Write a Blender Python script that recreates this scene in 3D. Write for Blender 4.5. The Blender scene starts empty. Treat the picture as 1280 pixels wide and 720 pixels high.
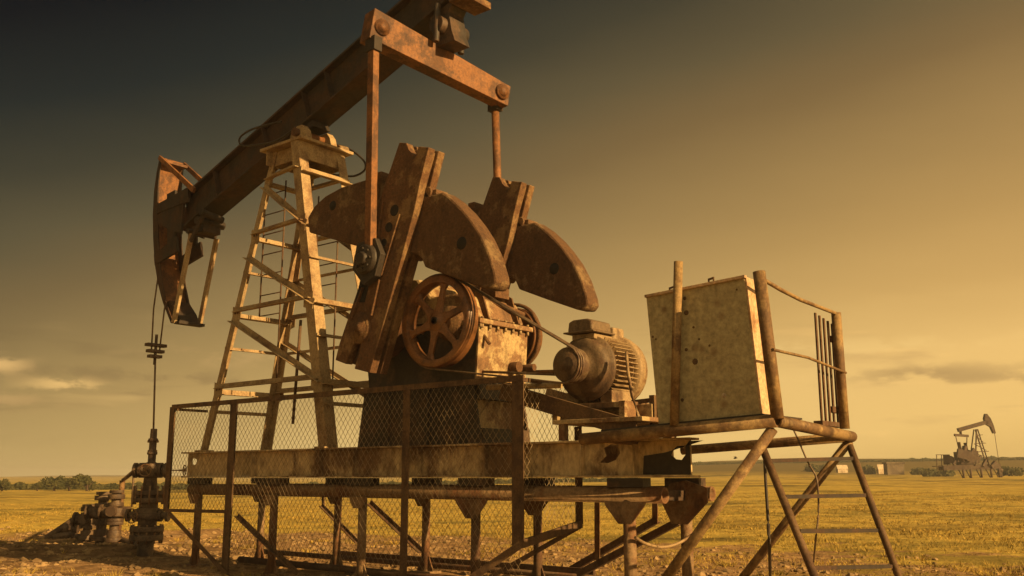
import bpy, bmesh, math, random
from mathutils import Vector, Matrix, noise
from mathutils.geometry import tessellate_polygon
random.seed(7)
S = bpy.context.scene
C = S.collection
rad = math.radians
# ------------------------------------------------------------------ camera
CAMH = 1.7
FPX = 1200.0
PITCH = math.atan(237.0 / FPX)
HEAD = rad(129.4)
cam_d = bpy.data.cameras.new('camera')
cam = bpy.data.objects.new('camera', cam_d)
C.objects.link(cam)
cam_d.sensor_width = 36.0
cam_d.lens = 36.0 * FPX / 1280.0
cam_d.clip_end = 9000
cam.location = (0, 0, CAMH)
cam.rotation_euler = (rad(90) + PITCH, 0, HEAD - rad(90))
S.camera = cam
S.render.resolution_x, S.render.resolution_y = 1024, 576
# ------------------------------------------------------------------ sky
SUN_EL, SUN_AZ = rad(21), rad(4)      # azimuth measured from +X towards +Y
world = bpy.data.worlds.new('World')
S.world = world
world.use_nodes = True
wt = world.node_tree
wt.nodes.clear()
def wn(t, **k):
    n = wt.nodes.new(t)
    for a, b in k.items(): setattr(n, a, b)
    return n
def wmath(op, a, b=None):
    n = wn('ShaderNodeMath', operation=op)
    for i, v in enumerate((a, b)):
        if v is None: continue
        if isinstance(v, (int, float)): n.inputs[i].default_value = v
        else: wt.links.new(v, n.inputs[i])
    return n.outputs[0]
def srgb(r, g, b):
    f = lambda c: (c/255/12.92) if c/255 <= .04045 else ((c/255+.055)/1.055)**2.4
    return (f(r), f(g), f(b), 1)
STR = 0.1
EXPO = 0.8
KS = 2**(-EXPO)/STR
w_out = wn('ShaderNodeOutputWorld')
w_bg = wn('ShaderNodeBackground')
w_bg.inputs[1].default_value = STR
wt.links.new(w_bg.outputs[0], w_out.inputs[0])
w_sky = wn('ShaderNodeTexSky')
w_sky.sky_type = 'NISHITA'
w_sky.sun_disc = False
w_sky.sun_elevation = SUN_EL
w_sky.sun_rotation = rad(90) - SUN_AZ
w_sky.dust_density = 6
w_tc = wn('ShaderNodeTexCoord')
w_sep = wn('ShaderNodeSeparateXYZ')
wt.links.new(w_tc.outputs['Generated'], w_sep.inputs[0])
glow = HEAD - rad(42)
w_dot = wn('ShaderNodeVectorMath', operation='DOT_PRODUCT')
wt.links.new(w_tc.outputs['Generated'], w_dot.inputs[0])
w_dot.inputs[1].default_value = (math.cos(glow), math.sin(glow), 0)
zpos = wmath('MAXIMUM', w_sep.outputs[2], 0.0)
aa = wmath('SUBTRACT', 1.0, w_dot.outputs['Value'])
aa = wmath('MINIMUM', aa, 0.85)
t = wmath('ADD', zpos, wmath('MULTIPLY', wmath('MULTIPLY', aa, 0.86), wmath('ADD', zpos, 0.355)))
w_n0 = wn('ShaderNodeTexNoise'); w_n0.inputs['Scale'].default_value = 2.2; w_n0.inputs['Detail'].default_value = 4
w_map = wn('ShaderNodeMapping'); w_map.inputs['Scale'].default_value = (1, 1, 4.5)
wt.links.new(w_tc.outputs['Generated'], w_map.inputs[0])
wt.links.new(w_map.outputs[0], w_n0.inputs['Vector'])
t = wmath('ADD', t, wmath('MULTIPLY', wmath('SUBTRACT', w_n0.outputs[0], 0.5), 0.07))
w_ramp = wn('ShaderNodeValToRGB')
wt.links.new(t, w_ramp.inputs[0])
stops = [(0.0, (214,176,98)), (.07, (236,196,118)), (.14, (232,192,118)), (.21, (202,164,98)), (.29, (178,144,86)),
         (.37, (154,125,76)), (.46, (122,99,62)), (.55, (94,82,56)), (.64, (64,60,45)), (.74, (34,39,36)), (.87, (5,14,21))]
cr = w_ramp.color_ramp
while len(cr.elements) < len(stops): cr.elements.new(0.5)
for e, (p, c) in zip(cr.elements, stops):
    e.position = p; e.color = srgb(*c)
# soft low cloud bands
w_mp = wn('ShaderNodeMapping'); w_mp.inputs['Scale'].default_value = (3.2, 3.2, 21)
w_mp.inputs['Location'].default_value = (1.3, 4.1, 0.2)
wt.links.new(w_tc.outputs['Generated'], w_mp.inputs[0])
w_nz = wn('ShaderNodeTexNoise'); w_nz.inputs['Scale'].default_value = 2.0
w_nz.inputs['Detail'].default_value = 8; w_nz.inputs['Roughness'].default_value = .55
wt.links.new(w_mp.outputs[0], w_nz.inputs['Vector'])
w_cm = wn('ShaderNodeMapRange'); w_cm.inputs[1].default_value = .52; w_cm.inputs[2].default_value = .66
w_cm.interpolation_type = 'SMOOTHSTEP'
wt.links.new(w_nz.outputs[0], w_cm.inputs[0])
w_band = wn('ShaderNodeMapRange'); w_band.inputs[1].default_value = .20; w_band.inputs[2].default_value = .09
w_band.interpolation_type = 'SMOOTHSTEP'
wt.links.new(w_sep.outputs[2], w_band.inputs[0])
w_b2 = wn('ShaderNodeMapRange'); w_b2.inputs[1].default_value = .02; w_b2.inputs[2].default_value = .06
wt.links.new(w_sep.outputs[2], w_b2.inputs[0])
cmask = wmath('MULTIPLY', wmath('MULTIPLY', w_cm.outputs[0], w_band.outputs[0]), wmath('MULTIPLY', w_b2.outputs[0], .55))
w_mix = wn('ShaderNodeMixRGB'); w_mix.blend_type = 'MIX'
wt.links.new(cmask, w_mix.inputs[0])
wt.links.new(w_ramp.outputs[0], w_mix.inputs[1])
w_cc = wn('ShaderNodeMixRGB'); w_cc.blend_type = 'MULTIPLY'; w_cc.inputs[0].default_value = 1
wt.links.new(w_ramp.outputs[0], w_cc.inputs[1])
w_nz2 = wn('ShaderNodeTexNoise'); w_nz2.inputs['Scale'].default_value = 3.0
wt.links.new(w_mp.outputs[0], w_nz2.inputs['Vector'])
w_cr2 = wn('ShaderNodeValToRGB')
w_cr2.color_ramp.elements[0].position = .42; w_cr2.color_ramp.elements[0].color = (.72, .70, .74, 1)
w_cr2.color_ramp.elements[1].position = .62; w_cr2.color_ramp.elements[1].color = (1.35, 1.32, 1.3, 1)
wt.links.new(w_nz2.outputs[0], w_cr2.inputs[0])
wt.links.new(w_cr2.outputs[0], w_cc.inputs[2])
wt.links.new(w_cc.outputs[0], w_mix.inputs[2])
# individual low clouds: soft patches of sky broken up by noise, lit from the right
def wdot(v):
    n = wn('ShaderNodeVectorMath', operation='DOT_PRODUCT'); wt.links.new(w_tc.outputs['Generated'], n.inputs[0]); n.inputs[1].default_value = v
    return n.outputs['Value']
w_x = wdot((math.sin(HEAD), -math.cos(HEAD), 0)); w_f = wdot((math.cos(HEAD), math.sin(HEAD), 0))
w_m3 = wn('ShaderNodeMapping'); w_m3.inputs['Scale'].default_value = (14, 14, 34)
wt.links.new(w_tc.outputs['Generated'], w_m3.inputs[0])
w_n3 = wn('ShaderNodeTexNoise'); w_n3.inputs['Scale'].default_value = 1.6; w_n3.inputs['Detail'].default_value = 7; w_n3.inputs['Roughness'].default_value = .6
wt.links.new(w_m3.outputs[0], w_n3.inputs['Vector'])
sky_col = w_mix.outputs[0]
for x0, z0, sx, sz, lo, hi, amt, colr in ((-.42,.086,.030,.008,.40,.54,.95,(238,188,112)), (-.47,.070,.05,.008,.42,.6,.55,(205,160,98)),
        (-.38,.098,.13,.010,.44,.62,.42,(132,104,66)), (-.47,.102,.022,.008,.38,.54,.9,(232,182,110)),
        (.40,.097,.07,.009,.36,.55,.62,(150,122,80)), (.47,.090,.09,.006,.40,.55,.5,(160,130,84)), (.33,.125,.16,.010,.42,.60,.35,(246,208,132)),
        (-.22,.118,.16,.012,.42,.62,.45,(205,162,100)), (-.27,.093,.10,.005,.42,.58,.4,(138,108,68))):
    ex = wmath('POWER', wmath('DIVIDE', wmath('SUBTRACT', w_x, x0), sx), 2.0)
    ez = wmath('POWER', wmath('DIVIDE', wmath('SUBTRACT', w_sep.outputs[2], z0), sz), 2.0)
    g_ = wmath('EXPONENT', wmath('MULTIPLY', wmath('ADD', ex, ez), -1.0))
    mr_ = wn('ShaderNodeMapRange'); mr_.interpolation_type = 'SMOOTHSTEP'; mr_.inputs[1].default_value = lo; mr_.inputs[2].default_value = hi
    wt.links.new(wmath('ADD', w_n3.outputs[0], wmath('MULTIPLY', wmath('SUBTRACT', g_, .6), .25)), mr_.inputs[0])
    fac = wmath('MULTIPLY', wmath('MULTIPLY', g_, mr_.outputs[0]), wmath('MULTIPLY', wmath('GREATER_THAN', w_f, 0.0), amt))
    mm_ = wn('ShaderNodeMixRGB'); wt.links.new(fac, mm_.inputs[0]); wt.links.new(sky_col, mm_.inputs[1]); mm_.inputs[2].default_value = srgb(*colr)
    sky_col = mm_.outputs[0]
w_sc = wn('ShaderNodeMixRGB'); w_sc.blend_type = 'MULTIPLY'; w_sc.inputs[0].default_value = 1
w_cv = wn('ShaderNodeCombineXYZ')
wt.links.new(wmath('ADD', 1.0, wmath('MULTIPLY', w_x, .12)), w_cv.inputs[0]); w_cv.inputs[1].default_value = 1.0
wt.links.new(wmath('SUBTRACT', 1.0, wmath('MULTIPLY', w_x, .12)), w_cv.inputs[2])
w_tn = wn('ShaderNodeMixRGB'); w_tn.blend_type = 'MULTIPLY'; w_tn.inputs[0].default_value = 1
wt.links.new(sky_col, w_tn.inputs[1]); wt.links.new(w_cv.outputs[0], w_tn.inputs[2])
wt.links.new(w_tn.outputs[0], w_sc.inputs[1])
w_sc.inputs[2].default_value = (KS, KS, KS, 1)
w_ns = wn('ShaderNodeMixRGB'); w_ns.blend_type = 'MULTIPLY'; w_ns.inputs[0].default_value = 1
wt.links.new(w_sky.outputs[0], w_ns.inputs[1]); w_ns.inputs[2].default_value = (.006, .0045, .003, 1)
w_add = wn('ShaderNodeMixRGB'); w_add.blend_type = 'ADD'; w_add.inputs[0].default_value = 1
wt.links.new(w_sc.outputs[0], w_add.inputs[1]); wt.links.new(w_ns.outputs[0], w_add.inputs[2])
# warm sky glow beside the sun, out of view, added to fill camera-facing faces
w_sd = wn('ShaderNodeVectorMath', operation='DOT_PRODUCT')
wt.links.new(w_tc.outputs['Generated'], w_sd.inputs[0])
w_sd.inputs[1].default_value = (math.cos(SUN_EL)*math.cos(SUN_AZ-.5), math.cos(SUN_EL)*math.sin(SUN_AZ-.5), math.sin(SUN_EL))
w_lobe = wmath('POWER', wmath('MAXIMUM', wmath('ADD', wmath('MULTIPLY', w_sd.outputs['Value'], .55), .45), 0.0), 2.6)
w_lobe = wmath('MULTIPLY', w_lobe, 1.0/STR)
w_lc = wn('ShaderNodeVectorMath', operation='SCALE'); w_lc.inputs[0].default_value = (.43, .315, .155)
wt.links.new(w_lobe, w_lc.inputs['Scale'])
w_ad2 = wn('ShaderNodeMixRGB'); w_ad2.blend_type = 'ADD'; w_ad2.inputs[0].default_value = 1
wt.links.new(w_add.outputs[0], w_ad2.inputs[1]); wt.links.new(w_lc.outputs[0], w_ad2.inputs[2])
wt.links.new(w_ad2.outputs[0], w_bg.inputs[0])
# ------------------------------------------------------------------ sun
sd = bpy.data.lights.new('sun', 'SUN')
sd.energy = 5.0; sd.angle = rad(.6); sd.color = (1.0, .62, .24)
sun = bpy.data.objects.new('sun', sd); C.objects.link(sun)
sdir = Vector((math.cos(SUN_EL)*math.cos(SUN_AZ), math.cos(SUN_EL)*math.sin(SUN_AZ), math.sin(SUN_EL)))
sun.rotation_euler = sdir.to_track_quat('Z', 'Y').to_euler()
sun.location = (20, -10, 30)
vs = S.view_settings
vs.view_transform = 'Standard'; vs.look = 'None'; vs.exposure = EXPO; vs.gamma = 1.0; vs.use_curve_mapping = False

# ------------------------------------------------------------------ measuring helper
fwdh = Vector((math.cos(HEAD), math.sin(HEAD), 0)); rgt = Vector((math.sin(HEAD), -math.cos(HEAD), 0)); up = Vector((0, 0, 1))
fw = fwdh*math.cos(PITCH) + up*math.sin(PITCH); cu = -fwdh*math.sin(PITCH) + up*math.cos(PITCH)
CP = Vector((0, 0, CAMH))
def W(x, y, Y):             # where the line of sight through photo point (x, y) meets the vertical plane Y
    d = rgt*(x-640) + cu*(360-y) + fw*FPX
    return CP + d*(Y/d.y)
def WX(x, y, X):
    d = rgt*(x-640) + cu*(360-y) + fw*FPX
    return CP + d*(X/d.x)
def WZ(x, y, z):
    d = rgt*(x-640) + cu*(360-y) + fw*FPX
    return CP + d*((z-CAMH)/d.z)
def polar(px, r):           # ground position r metres away under photo column px
    d = rgt*(px-640) + fwdh*(FPX*1.0192)
    d.z = 0; d.normalize()
    return d*r

# ------------------------------------------------------------------ materials
def nodes(name):
    m = bpy.data.materials.new(name); m.use_nodes = True
    nt = m.node_tree
    b = nt.nodes['Principled BSDF']
    return m, nt, b
def metal_mat(name, c1, c2, c3=None, scale=3.0, cover=.5, rough=.75, metallic=0.0, bump=.35, streak=0.0, soft=.045, grime=.75):
    """paint c1 with rust c2 in patches and fine speckle c3"""
    m, nt, b = nodes(name)
    N = nt.nodes.new; L = nt.links.new
    tc = N('ShaderNodeTexCoord')
    mp = N('ShaderNodeMapping'); mp.inputs['Scale'].default_value = (1, 1, 1-.75*streak)
    L(tc.outputs['Object'], mp.inputs[0])
    n1 = N('ShaderNodeTexNoise'); n1.inputs['Scale'].default_value = scale; n1.inputs['Detail'].default_value = 9; n1.inputs['Roughness'].default_value = .68
    L(mp.outputs[0], n1.inputs['Vector'])
    n2 = N('ShaderNodeTexNoise'); n2.inputs['Scale'].default_value = scale*9; n2.inputs['Detail'].default_value = 6; n2.inputs['Roughness'].default_value = .7
    L(mp.outputs[0], n2.inputs['Vector'])
    n3 = N('ShaderNodeTexNoise'); n3.inputs['Scale'].default_value = scale*.35; n3.inputs['Detail'].default_value = 3
    L(tc.outputs['Object'], n3.inputs['Vector'])
    ad = N('ShaderNodeMath'); ad.operation = 'ADD'; L(n1.outputs[0], ad.inputs[0])
    mu = N('ShaderNodeMath'); mu.operation = 'MULTIPLY'; L(n3.outputs[0], mu.inputs[0]); mu.inputs[1].default_value = .5
    L(mu.outputs[0], ad.inputs[1])
    mr = N('ShaderNodeMapRange'); mr.inputs[1].default_value = 1.0-.5*cover-soft; mr.inputs[2].default_value = 1.0-.5*cover+soft
    L(ad.outputs[0], mr.inputs[0])
    mx = N('ShaderNodeMixRGB'); L(mr.outputs[0], mx.inputs[0]); mx.inputs[1].default_value = (*c1, 1); mx.inputs[2].default_value = (*c2, 1)
    # fine value variation
    r2 = N('ShaderNodeValToRGB'); r2.color_ramp.elements[0].position = .3; r2.color_ramp.elements[0].color = (.45, .42, .4, 1)
    r2.color_ramp.elements[1].position = .68; r2.color_ramp.elements[1].color = (1.25, 1.22, 1.15, 1)
    L(n2.outputs[0], r2.inputs[0])
    mm = N('ShaderNodeMixRGB'); mm.blend_type = 'MULTIPLY'; mm.inputs[0].default_value = .85
    L(mx.outputs[0], mm.inputs[1]); L(r2.outputs[0], mm.inputs[2])
    out = mm.outputs[0]
    ms = N('ShaderNodeMapping'); ms.inputs['Scale'].default_value = (3.2, 3.2, 1.3); L(tc.outputs['Object'], ms.inputs[0])
    n5 = N('ShaderNodeTexNoise'); n5.inputs['Scale'].default_value = 1.3; n5.inputs['Detail'].default_value = 7; n5.inputs['Roughness'].default_value = .65
    L(ms.outputs[0], n5.inputs['Vector'])
    r5 = N('ShaderNodeMapRange'); r5.inputs[1].default_value = .50; r5.inputs[2].default_value = .66; r5.inputs[4].default_value = grime
    L(n5.outputs[0], r5.inputs[0])
    m5 = N('ShaderNodeMixRGB'); m5.blend_type = 'MULTIPLY'; L(r5.outputs[0], m5.inputs[0]); L(out, m5.inputs[1]); m5.inputs[2].default_value = (.32, .26, .22, 1)
    out = m5.outputs[0]
    if c3:
        v = N('ShaderNodeTexVoronoi'); v.inputs['Scale'].default_value = scale*2.6
        L(tc.outputs['Object'], v.inputs['Vector'])
        r3 = N('ShaderNodeMapRange'); r3.inputs[1].default_value = .26; r3.inputs[2].default_value = .12
        L(v.outputs['Distance'], r3.inputs[0])
        m3 = N('ShaderNodeMath'); m3.operation = 'MULTIPLY'; L(r3.outputs[0], m3.inputs[0]); L(n1.outputs[0], m3.inputs[1])
        m4 = N('ShaderNodeMixRGB'); L(m3.outputs[0], m4.inputs[0]); L(out, m4.inputs[1]); m4.inputs[2].default_value = (*c3, 1)
        out = m4.outputs[0]
    L(out, b.inputs['Base Color'])
    rr = N('ShaderNodeMapRange'); rr.inputs[3].default_value = rough-.15; rr.inputs[4].default_value = min(1, rough+.15)
    L(n1.outputs[0], rr.inputs[0]); L(rr.outputs[0], b.inputs['Roughness'])
    b.inputs['Metallic'].default_value = metallic
    bp = N('ShaderNodeBump'); bp.inputs['Strength'].default_value = bump; bp.inputs['Distance'].default_value = .02
    L(n2.outputs[0], bp.inputs['Height']); L(bp.outputs[0], b.inputs['Normal'])
    return m
M = {}
M['beam']    = metal_mat('dark_weathered_steel', (.026,.017,.011), (.050,.023,.010), scale=1.6, cover=.5)
M['orange']  = metal_mat('orange_rusted_steel', (.200,.082,.022), (.095,.040,.013), (.05,.024,.011), scale=2.4, cover=.45, rough=.7)
M['crank']   = metal_mat('pitted_brown_rust', (.215,.130,.056), (.115,.055,.021), (.026,.015,.008), scale=2.6, cover=.62, rough=.85, bump=.8, grime=.5)
M['weight']  = metal_mat('mottled_cast_iron', (.185,.120,.056), (.100,.050,.020), (.030,.017,.009), scale=2.4, cover=.66, rough=.88, bump=.9, grime=.5)
M['samson']  = metal_mat('worn_cream_paint', (.37,.275,.150), (.19,.105,.048), scale=3.2, cover=.34, rough=.7, grime=.45, soft=.13)
M['gear']    = metal_mat('faded_yellow_paint', (.40,.30,.155), (.20,.11,.05), (.13,.08,.04), scale=3.0, cover=.5, rough=.65)
M['dark']    = metal_mat('oily_and_shaded_steel', (.028,.020,.014), (.075,.042,.022), scale=2.0, cover=.4, rough=.6)
M['wheel']   = metal_mat('red_brown_cast_wheel', (.20,.090,.034), (.11,.050,.022), scale=4, cover=.4, rough=.42, bump=.2)
M['skid']    = metal_mat('stained_beige_steel', (.54,.42,.235), (.17,.10,.046), (.10,.05,.025), scale=1.0, cover=.38, grime=.5, rough=.8, streak=.6)
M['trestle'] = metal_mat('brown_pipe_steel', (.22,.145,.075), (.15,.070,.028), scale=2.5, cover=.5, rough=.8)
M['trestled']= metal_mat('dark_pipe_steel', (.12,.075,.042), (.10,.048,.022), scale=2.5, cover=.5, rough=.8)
M['fence']   = metal_mat('rust_red_angle_iron', (.120,.068,.028), (.075,.038,.018), scale=3.5, cover=.4, rough=.78)
M['wire']    = metal_mat('galvanised_wire', (.36,.28,.17), (.20,.14,.07), scale=8, cover=.4, rough=.6, metallic=.2, bump=.05)
M['box']     = metal_mat('grey_green_cabinet_paint', (.40,.355,.21), (.31,.25,.135), (.14,.07,.03), scale=1.5, cover=.3, grime=.15, rough=.6, bump=.08, soft=.2)
M['boxedge'] = metal_mat('cream_cabinet_edge', (.56,.40,.25), (.40,.24,.12), scale=2.5, cover=.35, rough=.6, bump=.12)
M['plat']    = metal_mat('ochre_platform_pipe', (.27,.180,.075), (.14,.078,.030), scale=3.0, cover=.5, rough=.72)
M['motor']   = metal_mat('dusty_motor_casting', (.14,.095,.050), (.09,.05,.024), scale=4, cover=.45, rough=.7)
M['motorl']  = metal_mat('dusty_beige_motor_paint', (.30,.215,.115), (.17,.10,.048), scale=4, cover=.4, rough=.7)
M['rubber']  = metal_mat('black_rubber', (.03,.022,.016), (.06,.04,.025), scale=6, cover=.3, rough=.6, bump=.1)
M['hole']    = metal_mat('dark_hole_shade', (.012,.009,.006), (.02,.012,.008), scale=5, cover=.3, rough=.9, bump=.1)
M['well']    = metal_mat('oil_stained_casting', (.12,.080,.045), (.06,.035,.02), scale=4, cover=.5, rough=.65)
M['cable']   = metal_mat('steel_cable', (.16,.11,.065), (.09,.05,.03), scale=9, cover=.4, rough=.6, bump=.1)
M['far']     = metal_mat('distant_weathered_steel', (.075,.045,.022), (.055,.028,.014), scale=1.5, cover=.5)
M['shed']    = metal_mat('weathered_shed_board', (.16,.12,.07), (.10,.07,.04), scale=1.0, cover=.5)
M['tent']    = metal_mat('pale_canvas', (.62,.52,.38), (.5,.40,.28), scale=1.0, cover=.3, bump=.1)
M['bird']    = metal_mat('dark_plumage', (.06,.045,.03), (.04,.03,.02), scale=9, cover=.4, bump=.1)

def leaf_mat(name, a, b_):
    m, nt, b = nodes(name)
    N = nt.nodes.new; L = nt.links.new
    tc = N('ShaderNodeTexCoord'); n = N('ShaderNodeTexNoise'); n.inputs['Scale'].default_value = .9; n.inputs['Detail'].default_value = 5
    L(tc.outputs['Object'], n.inputs['Vector'])
    cr = N('ShaderNodeValToRGB'); cr.color_ramp.elements[0].position = .38; cr.color_ramp.elements[1].position = .62
    cr.color_ramp.elements[0].color = (*a, 1); cr.color_ramp.elements[1].color = (*b_, 1)
    L(n.outputs[0], cr.inputs[0]); L(cr.outputs[0], b.inputs['Base Color'])
    b.inputs['Roughness'].default_value = .85
    b.inputs['Specular IOR Level'].default_value = .15
    return m
M['foliage'] = leaf_mat('scrub_foliage', (.045,.05,.02), (.09,.085,.03))
M['bark'] = leaf_mat('bark', (.06,.04,.025), (.09,.06,.04))
M['grass'] = leaf_mat('dry_grass_blades', (.20,.15,.035), (.42,.29,.065))
M['stone'] = leaf_mat('dusty_stones', (.15,.10,.05), (.32,.22,.11))

# ------------------------------------------------------------------ mesh helpers
class MB:
    def __init__(s): s.bm = bmesh.new()
    def sweep(s, prof, p, q, upv=(0,0,1), smooth=False, prof2=None):
        p = Vector(p); q = Vector(q); d = (q-p).normalized(); u = Vector(upv)
        if abs(d.dot(u)) > .98: u = Vector((0,1,0))
        side = d.cross(u).normalized(); u = side.cross(d).normalized()
        a = [s.bm.verts.new(p+side*x+u*y) for x, y in prof]
        b = [s.bm.verts.new(q+side*x+u*y) for x, y in (prof2 or prof)]
        n = len(prof)
        for i in range(n):
            f = s.bm.faces.new((a[i], a[(i+1) % n], b[(i+1) % n], b[i])); f.smooth = smooth
        s.cap(a); s.cap(b[::-1])
        return s
    def cap(s, vs):
        if len(vs) <= 4: s.bm.faces.new(vs[::-1]); return
        co = [v.co.copy() for v in vs]
        for tri in tessellate_polygon([co]):
            try: s.bm.faces.new([vs[i] for i in tri])
            except ValueError: pass
    def bar(s, p, q, w, h, upv=(0,0,1)):
        return s.sweep([(-w/2,-h/2),(w/2,-h/2),(w/2,h/2),(-w/2,h/2)], p, q, upv)
    def angle(s, p, q, w, t=.012, upv=(0,0,1), sx=1, sy=1):
        pr = [(0,0),(w*sx,0),(w*sx,t*sy),(t*sx,t*sy),(t*sx,w*sy),(0,w*sy)]
        return s.sweep(pr, p, q, upv)
    def chan(s, p, q, w, h, t=.02, upv=(0,0,1), sx=1):
        pr = [(0,-h/2),(w,-h/2),(w,-h/2+t),(t,-h/2+t),(t,h/2-t),(w,h/2-t),(w,h/2),(0,h/2)]
        return s.sweep([(x*sx, y) for x, y in pr], p, q, upv)
    def ibeam(s, p, q, w, h, t=.03, tw=.02, upv=(0,0,1)):
        pr = [(-w/2,-h/2),(w/2,-h/2),(w/2,-h/2+t),(tw/2,-h/2+t),(tw/2,h/2-t),(w/2,h/2-t),(w/2,h/2),(-w/2,h/2),(-w/2,h/2-t),(-tw/2,h/2-t),(-tw/2,-h/2+t),(-w/2,-h/2+t)]
        return s.sweep(pr, p, q, upv)
    def tube(s, p, q, r, seg=14, r2=None):
        pr = lambda r: [(r*math.cos(2*math.pi*i/seg), r*math.sin(2*math.pi*i/seg)) for i in range(seg)]
        return s.sweep(pr(r), p, q, smooth=True, prof2=pr(r2 if r2 is not None else r))
    def pipe(s, p, q, r, ri, seg=16):      # open hollow pipe
        p = Vector(p); q = Vector(q); d = (q-p).normalized(); u = Vector((0,0,1))
        if abs(d.z) > .98: u = Vector((0,1,0))
        side = d.cross(u).normalized(); u = side.cross(d)
        R = []
        for c, rr in ((p,r),(q,r),(q,ri),(p,ri)):
            R.append([s.bm.verts.new(c+side*rr*math.cos(2*math.pi*i/seg)+u*rr*math.sin(2*math.pi*i/seg)) for i in range(seg)])
        for k in range(4):
            A, B = R[k], R[(k+1) % 4]
            for i in range(seg):
                f = s.bm.faces.new((A[i], A[(i+1) % seg], B[(i+1) % seg], B[i])); f.smooth = k in (0, 2)
        return s
    def path(s, pts, r, seg=8):
        pts = [Vector(p) for p in pts]
        rings = []
        for i, p in enumerate(pts):
            d = (pts[min(i+1, len(pts)-1)] - pts[max(i-1, 0)]).normalized()
            u = Vector((0,0,1)) if abs(d.z) < .9 else Vector((0,1,0))
            a = d.cross(u).normalized(); b = a.cross(d)
            rings.append([s.bm.verts.new(p + a*r*math.cos(2*math.pi*k/seg) + b*r*math.sin(2*math.pi*k/seg)) for k in range(seg)])
        for A, B in zip(rings, rings[1:]):
            for k in range(seg):
                f = s.bm.faces.new((A[k], A[(k+1) % seg], B[(k+1) % seg], B[k])); f.smooth = True
        s.bm.faces.new(rings[0][::-1]); s.bm.faces.new(rings[-1])
        return s
    def box(s, a, b):
        x0, y0, z0 = a; x1, y1, z1 = b
        return s.sweep([(-(y1-y0)/2, -(z1-z0)/2), ((y1-y0)/2, -(z1-z0)/2), ((y1-y0)/2, (z1-z0)/2), (-(y1-y0)/2, (z1-z0)/2)],
                       (x0, (y0+y1)/2, (z0+z1)/2), (x1, (y0+y1)/2, (z0+z1)/2))
    def lathe(s, prof, o, axis, seg=28, smooth=True):   # prof: (radius, distance along axis)
        o = Vector(o); d = Vector(axis).normalized(); u = Vector((0,0,1)) if abs(d.z) < .9 else Vector((1,0,0))
        a = d.cross(u).normalized(); b = a.cross(d)
        rings = []
        for r, t in prof:
            if r < 1e-5: rings.append([s.bm.verts.new(o+d*t)])
            else: rings.append([s.bm.verts.new(o+d*t+a*r*math.cos(2*math.pi*k/seg)+b*r*math.sin(2*math.pi*k/seg)) for k in range(seg)])
        for A, B in zip(rings, rings[1:]):
            for k in range(seg):
                k2 = (k+1) % seg
                if len(A) == 1 and len(B) == 1: continue
                if len(A) == 1: f = s.bm.faces.new((A[0], B[k2], B[k]))
                elif len(B) == 1: f = s.bm.faces.new((A[k], A[k2], B[0]))
                else: f = s.bm.faces.new((A[k], A[k2], B[k2], B[k]))
                f.smooth = smooth
        return s
    def prism(s, loops, y0, y1):          # outline(s) in X, Z (first outer, others holes) given thickness in Y
        L3 = [[Vector((x, 0, z)) for x, z in lp] for lp in loops]
        tris = tessellate_polygon(L3)
        flat = [p for lp in L3 for p in lp]
        A = [s.bm.verts.new((p.x, y0, p.z)) for p in flat]; B = [s.bm.verts.new((p.x, y1, p.z)) for p in flat]
        for tr in tris:
            try:
                s.bm.faces.new([A[i] for i in tr]); s.bm.faces.new([B[i] for i in reversed(tr)])
            except ValueError: pass
        o = 0
        for lp in loops:
            n = len(lp)
            for i in range(n):
                j = (i+1) % n
                s.bm.faces.new((A[o+i], A[o+j], B[o+j], B[o+i]))
            o += n
        return s
    def bolt(s, p, axis, r=.02, h=.02):
        p = Vector(p); return s.tube(p, p+Vector(axis)*h, r, 6)
    def build_each(s, name, mat, parent=None, bevel=0):      # every separate piece becomes its own part
        todo = set(s.bm.verts); out = []
        while todo:
            seed = todo.pop(); grp = {seed}; st = [seed]
            while st:
                v = st.pop()
                for e in v.link_edges:
                    w = e.other_vert(v)
                    if w not in grp: grp.add(w); st.append(w)
            todo -= grp
            nb = MB(); mp = {v: nb.bm.verts.new(v.co) for v in grp}
            for f in {f for v in grp for f in v.link_faces}:
                nf = nb.bm.faces.new([mp[v] for v in f.verts]); nf.smooth = f.smooth
            out.append(nb.build(name, mat, parent, bevel))
        s.bm.free(); return out
    def build(s, name, mat, parent=None, bevel=0):
        bmesh.ops.recalc_face_normals(s.bm, faces=s.bm.faces)
        me = bpy.data.meshes.new(name); s.bm.to_mesh(me); s.bm.free()
        me.materials.append(mat)
        o = bpy.data.objects.new(name, me); C.objects.link(o)
        if parent:
            o.parent = parent
            pl = Vector((0,0,0)); q = parent
            while q: pl += q.location; q = q.parent
            o.location = -pl          # geometry is in world coordinates
            o.location = (0,0,0); me.transform(Matrix.Translation(-pl))
        if bevel:
            mod = o.modifiers.new('bevel', 'BEVEL'); mod.width = bevel; mod.segments = 2; mod.limit_method = 'ANGLE'; mod.angle_limit = rad(40)
        return o
def thing(name, label, cat, loc=(0,0,0), group=None, kind=None):
    o = bpy.data.objects.new(name, None); C.objects.link(o); o.location = loc; o.empty_display_size = .2
    return tag(o, label, cat, group, kind)
def tag(o, label=None, cat=None, group=None, kind=None):
    if label: o['label'] = label
    if cat: o['category'] = cat
    if group: o['group'] = group
    if kind: o['kind'] = kind
    return o
def rebase(o, loc):          # move a single-mesh thing's origin to its base
    o.data.transform(Matrix.Translation(-Vector(loc))); o.location = loc
    return o
def ccopy(o, parent=None):
    c = o.copy(); C.objects.link(c); c.parent = parent
    for ch in list(o.children): ccopy(ch, c)
    return c
def circ(cx, cz, r, n=16, ph=0):
    return [(cx+r*math.cos(2*math.pi*i/n+ph), cz+r*math.sin(2*math.pi*i/n+ph)) for i in range(n)]
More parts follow.
